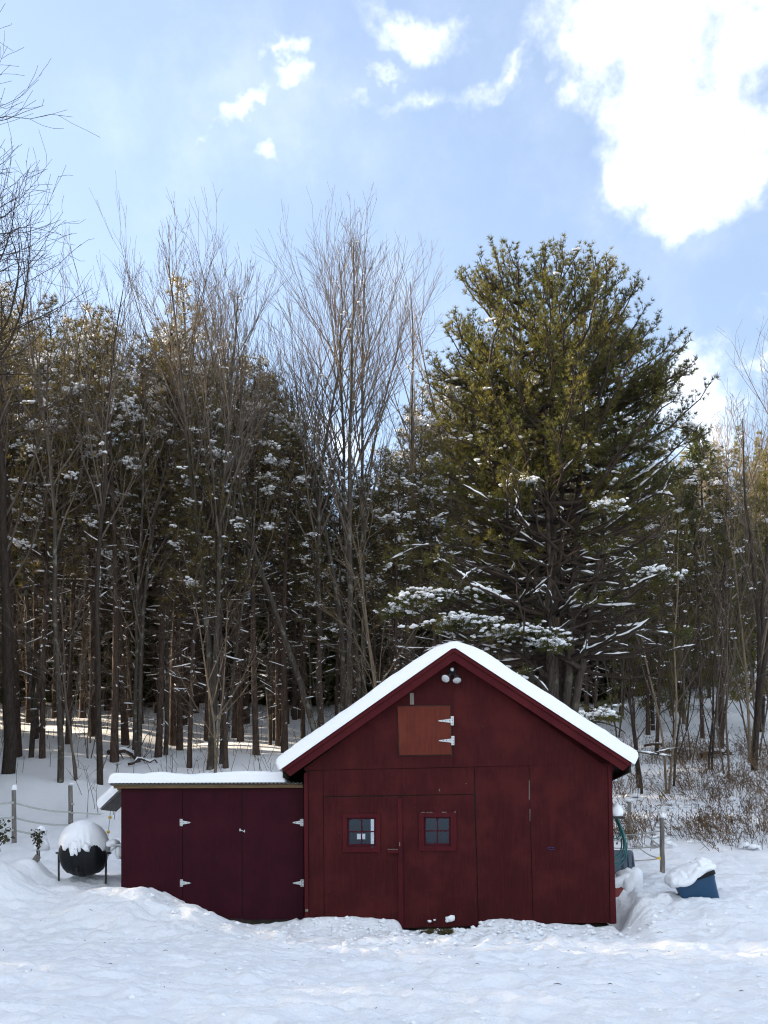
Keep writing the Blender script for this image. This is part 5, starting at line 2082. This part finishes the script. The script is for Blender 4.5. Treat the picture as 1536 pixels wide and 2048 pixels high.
# deeper rows
rows = []
for d in np.arange(41, 68, 2.1):
    half = .37 * d + 2
    x = -.50 * d
    while x < half:
        rows.append((x + rngf.uniform(-.7, .7), d + rngf.uniform(-.9, .9)))
        x += rngf.uniform(1.9, 3.1)
for x, y in rows:
    px_ = CX + FPX * x / y
    if not free(x, y, 1.2):
        continue
    right = px_ > 1225
    if right and rngf.random() < .72:
        continue
    depth = 'second row' if y < 47 else ('middle wood' if y < 57 else 'back wood')
    v = rngf.randrange(6)
    plant(PINES, v, x, y, 'forest_pine', f'pine in the {depth} {where(px_)}', 'pine tree', f'pines in the {depth} {where(px_)}', fit_scale(v, x, y, rngf.uniform(-10, 170)), rngf.uniform(0, 6.28), 'pine')
# unseen pines added left of the view to shade the yard
y = 9.5
while y < 48:
    x = -.44 * y - 2.5 - 9 * max(0.0, min(1.0, (26 - y) / 8))
    while x > -56:
        xx, yy = x + rngf.uniform(-.9, .9), y + rngf.uniform(-.9, .9)
        if free(xx, yy, 1.5):
            plant(PINES, rngf.randrange(6), xx, yy, 'forest_pine', 'unseen pine added beyond the left edge to shade the yard', 'pine tree', 'added shade pines beyond the left edge', rngf.uniform(.92, 1.15), rngf.uniform(0, 6.28))
        x -= rngf.uniform(2.5, 3.6) if y < 26 else rngf.uniform(2.9, 4.4)
    y += 2.7 if y < 26 else 3.4

for k in range(60):  # unseen young conifers added out of view to block low sun between trunks
    y = rngf.uniform(28, 50)
    x = -.38 * y - 1.5 - rngf.uniform(0, 9)
    if free(x, y, 1.0):
        plant(UNDER, rngf.randrange(3), x, y, 'young_conifer', 'unseen young conifer added beyond the left edge to block low sun', 'conifer', 'young conifers beyond the left edge', rngf.uniform(.8, 1.3), rngf.uniform(0, 6.28))

# green young conifers closing the view deep in the wood
for k in range(130):
    d = rngf.uniform(55, 74)
    x = rngf.uniform(-.40 * d, .30 * d)
    px_ = CX + FPX * x / d
    if not free(x, d, .9):
        continue
    plant(UNDER, rngf.randrange(3), x, d, 'young_conifer', f'young green conifer between trunks {where(px_)}', 'conifer', 'young conifers ' + where(px_), rngf.uniform(1.0, 1.75), rngf.uniform(0, 6.28), 'young conifer')

# brush and saplings
for k in range(34):
    d = rngf.uniform(36, 58)
    x = rngf.uniform(-.37 * d, .14 * d)
    px_ = CX + FPX * x / d
    if not free(x, d, .7):
        continue
    plant(BRUSH, rngf.randrange(4), x, d, 'sapling', f'thin bare sapling among the trunks {where(px_)}', 'sapling', 'saplings ' + where(px_), rngf.uniform(.4, .85), rngf.uniform(0, 6.28), 'sapling')
for k in range(66):
    d = 35 + 70 * rngf.random() ** 1.3
    x = rngf.uniform(.21 * d, .39 * d)
    px_ = CX + FPX * x / d
    if not free(x, d, .9):
        continue
    dep = 'low' if d < 48 else ('halfway up' if d < 70 else 'high')
    plant(BRUSH, 2 if d > 52 and rngf.random() < .8 else rngf.randrange(4), x, d, 'brush_tree', f'bare brushy tree {dep} on the hillside {where(px_)}', 'tree', f'brushy trees {dep} on the right hillside {where(px_)}', rngf.uniform(.6, 1.05) * (1.15 if d > 60 else 1), rngf.uniform(0, 6.28), 'brushy tree')
for k in range(70):
    d = 44 + 66 * rngf.random()
    x = rngf.uniform(.21 * d, .39 * d)
    px_ = CX + FPX * x / d
    if not free(x, d, 1.2):
        continue
    dep = 'lower' if d < 62 else ('upper' if d < 80 else 'topmost')
    plant(HILL, rngf.randrange(2), x, d, 'hillside_conifer', f'olive conifer on the {dep} right hillside {where(px_)}', 'conifer', f'conifers on the {dep} right hillside {where(px_)}', rngf.uniform(.6, 1.05), rngf.uniform(0, 6.28), 'conifer')

# look-alikes in one place are told apart by their order from left to right
ORD = ['leftmost', 'second', 'third', 'fourth', 'fifth', 'sixth', 'seventh', 'eighth', 'ninth', 'tenth', 'eleventh', 'twelfth', 'thirteenth', 'fourteenth', 'fifteenth', 'sixteenth']
cells = {}
for kind, px_, e in PLANTED:
    cells.setdefault(e['label'], []).append((px_, e))
for lab, items in cells.items():
    if len(items) > 1:
        items.sort(key=lambda q: q[0])
        for i, (px_, e) in enumerate(items):
            e['label'] = (ORD[i] + ' ' + lab) if i < len(ORD) else lab


# ------------------------------------------------------------------ weeds, twigs and fallen branches
def build_weeds():
    rng = np.random.RandomState(8)
    T1, T2 = Tubes(), Tubes()
    heads = []
    stems = []
    while len(stems) < 1500:
        px_ = rng.uniform(1215, 1600)
        d = 26.5 + 15 * rng.rand() ** 1.1
        x = (px_ - CX) / FPX * d
        edge = d - (27.2 + 1.5 * math.sin(x * .8) + 2.0 * vnoise(x * 1.3, .5, 64) - 1.6 * sstep(px_, 1400, 1440))
        if edge < 0 or rng.rand() > (vnoise(x * .45, d * .38, 61) + .5) * 1.3:
            continue
        big = rng.rand() ** 1.5
        way = rng.normal(-.22, .2)
        for _ in range(int(4 + 20 * big)):
            o = rng.normal(0, .10 + .28 * big, 2)
            stems.append((x + o[0], d + o[1], (.25 + .95 * big) * rng.uniform(.45, 1.15), way + o[0] * .5, big))
    for x, y, h, way, big in stems:
        z = gz(x, y) - .05
        lean = np.array([way + rng.normal(0, .22), rng.normal(0, .25), 1.0])
        p, dd = curve(rng, np.array([x, y, z]), unit(lean), h, 4, .14, -.06)
        T = T1 if rng.rand() < .55 else T2
        T.put(p, [.0075, .0065, .0055, .004], 3)
        for c in range(rng.randint(2, 7)):
            i = rng.randint(1, 4)
            e = perp_dir(unit(p[i] - p[i - 1]), R(rng.uniform(25, 65)), rng.rand() * 6.28)
            q, _ = curve(rng, p[i], e, h * rng.uniform(.15, .4), 3, .15, .02)
            T.put(q, [.005, .0045, .003], 3)
            if rng.rand() < .5:
                heads.append(q[-1])
    for nm, T, m, lab in (('dry_weeds', T1, 'dry_weed', 'tan dry weed stems standing in snow on the right slope'), ('dry_brambles', T2, 'dry_brush', 'dark brown brambles standing in snow on the right slope')):
        o = add(nm, T.mesh(nm, m))
        tag(o, lab, 'weeds', kind='stuff')
    H = np.array(heads)
    D = np.tile([0, 0, 1.0], (len(H), 1)) + rng.normal(0, .4, (len(H), 3))
    D /= np.linalg.norm(D, axis=1, keepdims=True)
    o = add('seed_heads', tufts_mesh('seed_heads', H, D, rng, 6, .06, .02, (.1, 1.2), 'dry_weed'))
    tag(o, 'brown seed heads on the weeds of the right slope', 'weeds', kind='stuff')
    # snow clods lying in the weeds
    C, S = [], []
    for i in range(130):
        px_, d = rng.uniform(1215, 1600), rng.uniform(26.3, 36)
        x = (px_ - CX) / FPX * d
        C.append((x, d, gz(x, d) + rng.uniform(-.04, .05)))
        s = rng.uniform(.4, 1.3)
        S.append((.17 * s, .15 * s, .11 * s))
    o = add('snow_clods', blobs_mesh('snow_clods', C, S, 3, 2))
    tag(o, 'clods of snow caught among the weeds on the right slope', 'snow', kind='stuff')
    # sparse twigs on the wood floor
    T3 = Tubes()
    n = 0
    while n < 380:
        px_ = rng.uniform(-40, 1300)
        d = 31 + 26 * rng.rand()
        x = (px_ - CX) / FPX * d
        if rng.rand() > (vnoise(x * .5, d * .5, 62) + .55) ** 1.5:
            continue
        n += 1
        z = gz(x, d) - .05
        h = rng.uniform(.3, 1.8)
        p, dd = curve(rng, np.array([x, d, z]), unit(np.array([rng.normal(0, .2), rng.normal(0, .2), 1.0])), h, 5, .09, 0)
        T3.put(p, np.linspace(.010, .005, 5), 3)
        for c in range(rng.randint(1, 5)):
            i = rng.randint(2, 5)
            e = perp_dir(unit(p[i] - p[i - 1]), R(rng.uniform(25, 60)), rng.rand() * 6.28)
            q, _ = curve(rng, p[i], e, h * rng.uniform(.15, .4), 3, .15, .02)
            T3.put(q, [.006, .005, .004], 3)
    o = add('undergrowth_twigs', T3.mesh('undergrowth_twigs', 'dry_brush'))
    tag(o, 'sparse brown twigs poking from snow on the wood floor', 'twigs', kind='stuff')


build_weeds()


def build_crumbs():
    rng = np.random.RandomState(17)
    X, Y, Rr = [], [], []
    for i in range(900):
        if i < 560:
            u, v = rng.normal(2.4, 1.5), -abs(rng.normal(.35, .75)) - .12
            x, y = XL + u * ca + v * sa, DL - u * sa + v * ca
        else:
            x, y = rng.uniform(-7, 7), rng.uniform(8.5, 18)
        X.append(x)
        Y.append(y)
        Rr.append(rng.uniform(.012, .05) if i < 560 else rng.uniform(.010, .028))
    X, Y, Rr = np.array(X), np.array(Y), np.array(Rr)
    Z = ground(X, Y)
    v, f = ico(1)
    k = 1 + rng.uniform(-.4, .4, (len(X), len(v)))
    V = v[None] * k[..., None] * (Rr[:, None] * np.array([1.3, 1.1, .8]))[:, None, :] + np.stack([X, Y, Z + Rr * .25], 1)[:, None, :]
    F = f[None] + (np.arange(len(X)) * len(v))[:, None, None]
    o = add('snow_crumbs', raw_mesh('snow_crumbs', V.reshape(-1, 3), tris=F.reshape(-1, 3), material='snow', smooth=True))
    tag(o, 'crumbs of kicked-up snow lying in front of the barn doors', 'snow', kind='stuff')
    T = Tubes()
    for i in range(70):
        x, y = rng.uniform(-6, 7), rng.uniform(8.5, 18)
        z = float(ground(np.array([x]), np.array([y]))[0])
        a = rng.rand() * 6.28
        L = rng.uniform(.02, .09)
        T.put(np.array([(x, y, z), (x + L * math.cos(a) * .5, y + L * math.sin(a) * .5, z + .012), (x + L * math.cos(a), y + L * math.sin(a), z + .006)]), [.003, .004, .002], 4)
    o = add('twig_litter', T.mesh('twig_litter', 'twig_dark'))
    tag(o, 'bits of dark twig scattered on the yard snow', 'twigs', kind='stuff')


build_crumbs()


def fallen(px0, py0, px1, py1, seed, r, lab):
    rng = np.random.RandomState(seed)
    d = ground_depth((px0 + px1) / 2, (py0 + py1) / 2)
    a, b = P(px0, py0, d - .3), P(px1, py1, d + .3)
    k = 8
    t = np.linspace(0, 1, k)[:, None]
    p = a + (b - a) * t + rng.normal(0, .06, (k, 3)) + np.array([0, 0, .25]) * np.sin(t * 3.14)
    T = Tubes()
    T.put(p, np.linspace(r, r * .35, k), 7)
    T2 = Tubes()
    for i in range(9):
        j = rng.randint(2, k)
        e = perp_dir(unit(p[j] - p[j - 1]), R(rng.uniform(25, 70)), rng.rand() * 6.28)
        q, _ = curve(rng, p[j], e, rng.uniform(.4, 1.3), 5, .12, .03)
        T2.put(q, np.linspace(r * .3, .007, 5), 4)
    S = Tubes()
    S.put(p[1:6] + np.array([0, 0, r * .8]), np.array([.4, 1, .8, 1.1, .4]) * r * .8, 7)
    e = empty('fallen_branch', (0, 0, 0))
    tag(e, lab, 'branch')
    add('limb', T.mesh('limb', 'bark_pine'), e)
    add('twigs', T2.mesh('twigs', 'twig'), e)
    add('snow', S.mesh('snow', 'snow'), e)


fallen(212, 1505, 300, 1535, 3, .10, 'fallen branch lying in snow behind the left end of the shed roof')
fallen(255, 1525, 330, 1540, 4, .05, 'thin fallen twiggy branch lying just above the shed roof')
fallen(1400, 1520, 1480, 1512, 5, .10, 'fallen log lying in snow left of the tree at the right edge')
fallen(1290, 1492, 1385, 1535, 6, .05, 'thin fallen branch right of the barn roof end')


def leafy_plant(name, base, tips, leaves, size, seed, label, snow=(), m='green_leaf'):
    rng = np.random.RandomState(seed)
    e = empty(name, tuple(base))
    tag(e, label, 'plant')
    T = Tubes()
    V, F = [], []
    base = np.array(base)
    for tp in tips:
        tp = np.array(tp) - base
        k = 7
        t = np.linspace(0, 1, k)[:, None]
        s0 = np.array([rng.uniform(-.06, .06), rng.uniform(-.05, .05), -.25])
        p = s0 + (tp - s0) * t + np.array([0, 0, .12]) * np.sin(t * 3.1) + rng.normal(0, .012, (k, 3))
        T.put(p, np.linspace(.011, .005, k), 5)
        for i in range(leaves):
            x = rng.uniform(.45, 1) * (k - 1)
            j = min(int(x), k - 2)
            q = p[j] + (p[j + 1] - p[j]) * (x - j)
            d = unit(rng.normal(0, 1, 3) + np.array([0, 0, -.6]))
            s = unit(np.cross(d, rng.normal(0, 1, 3)))
            nrm = np.cross(d, s)
            L, w = size * rng.uniform(.6, 1.2), size * .34
            b0 = len(V)
            stem = q + d * .03
            V += [stem, stem + d * L * .45 + s * w + nrm * .01, stem + d * L, stem + d * L * .45 - s * w + nrm * .01, stem + d * L * .5 - nrm * .008]
            F += [(b0, b0 + 1, b0 + 4), (b0 + 1, b0 + 2, b0 + 4), (b0 + 2, b0 + 3, b0 + 4), (b0 + 3, b0, b0 + 4)]
    add('stems', T.mesh('stems', 'twig_dark'), e)
    add('leaves', raw_mesh('leaves', np.array(V), tris=F, material=m), e)
    for i, (c, r) in enumerate(snow):
        lump('snow', tuple(np.array(c) - base), r, e, seed + i, 3, .35, -.5)


b0 = P(-14, 1690, 18.6)
leafy_plant('leafy_shrub', b0, [P(12, 1640, 18.5), P(16, 1655, 18.6), P(20, 1676, 18.5), P(6, 1668, 18.7), P(-5, 1630, 18.6)], 13, .085, 5, 'leafy shrub with drooping dull green leaves at the left edge')
b1 = P(72, 1704, 20.2)
leafy_plant('drooping_shrub', b1, [P(80, 1660, 20.1), P(74, 1668, 20.0), P(66, 1660, 20.2), P(78, 1675, 20.0)], 26, .06, 6, 'snow-bent dark shrub left of the composter',
            [(P(84, 1663, 20.3), (.10, .10, .10)), (P(84, 1678, 20.3), (.11, .10, .13)), (P(82, 1694, 20.25), (.13, .12, .13))])
c = P(76, 1710, 20.0)
st = empty('timber_block', tuple(c))
tag(st, 'small weathered timber block showing under snow left of the composter', 'block')
MB().box((-.05, -.06, -.40), (.045, .06, .02)).build('block', 'grey_wood', st, bevel=.008)
st.rotation_euler = (.2, .55, .5)
st.location.z -= .03
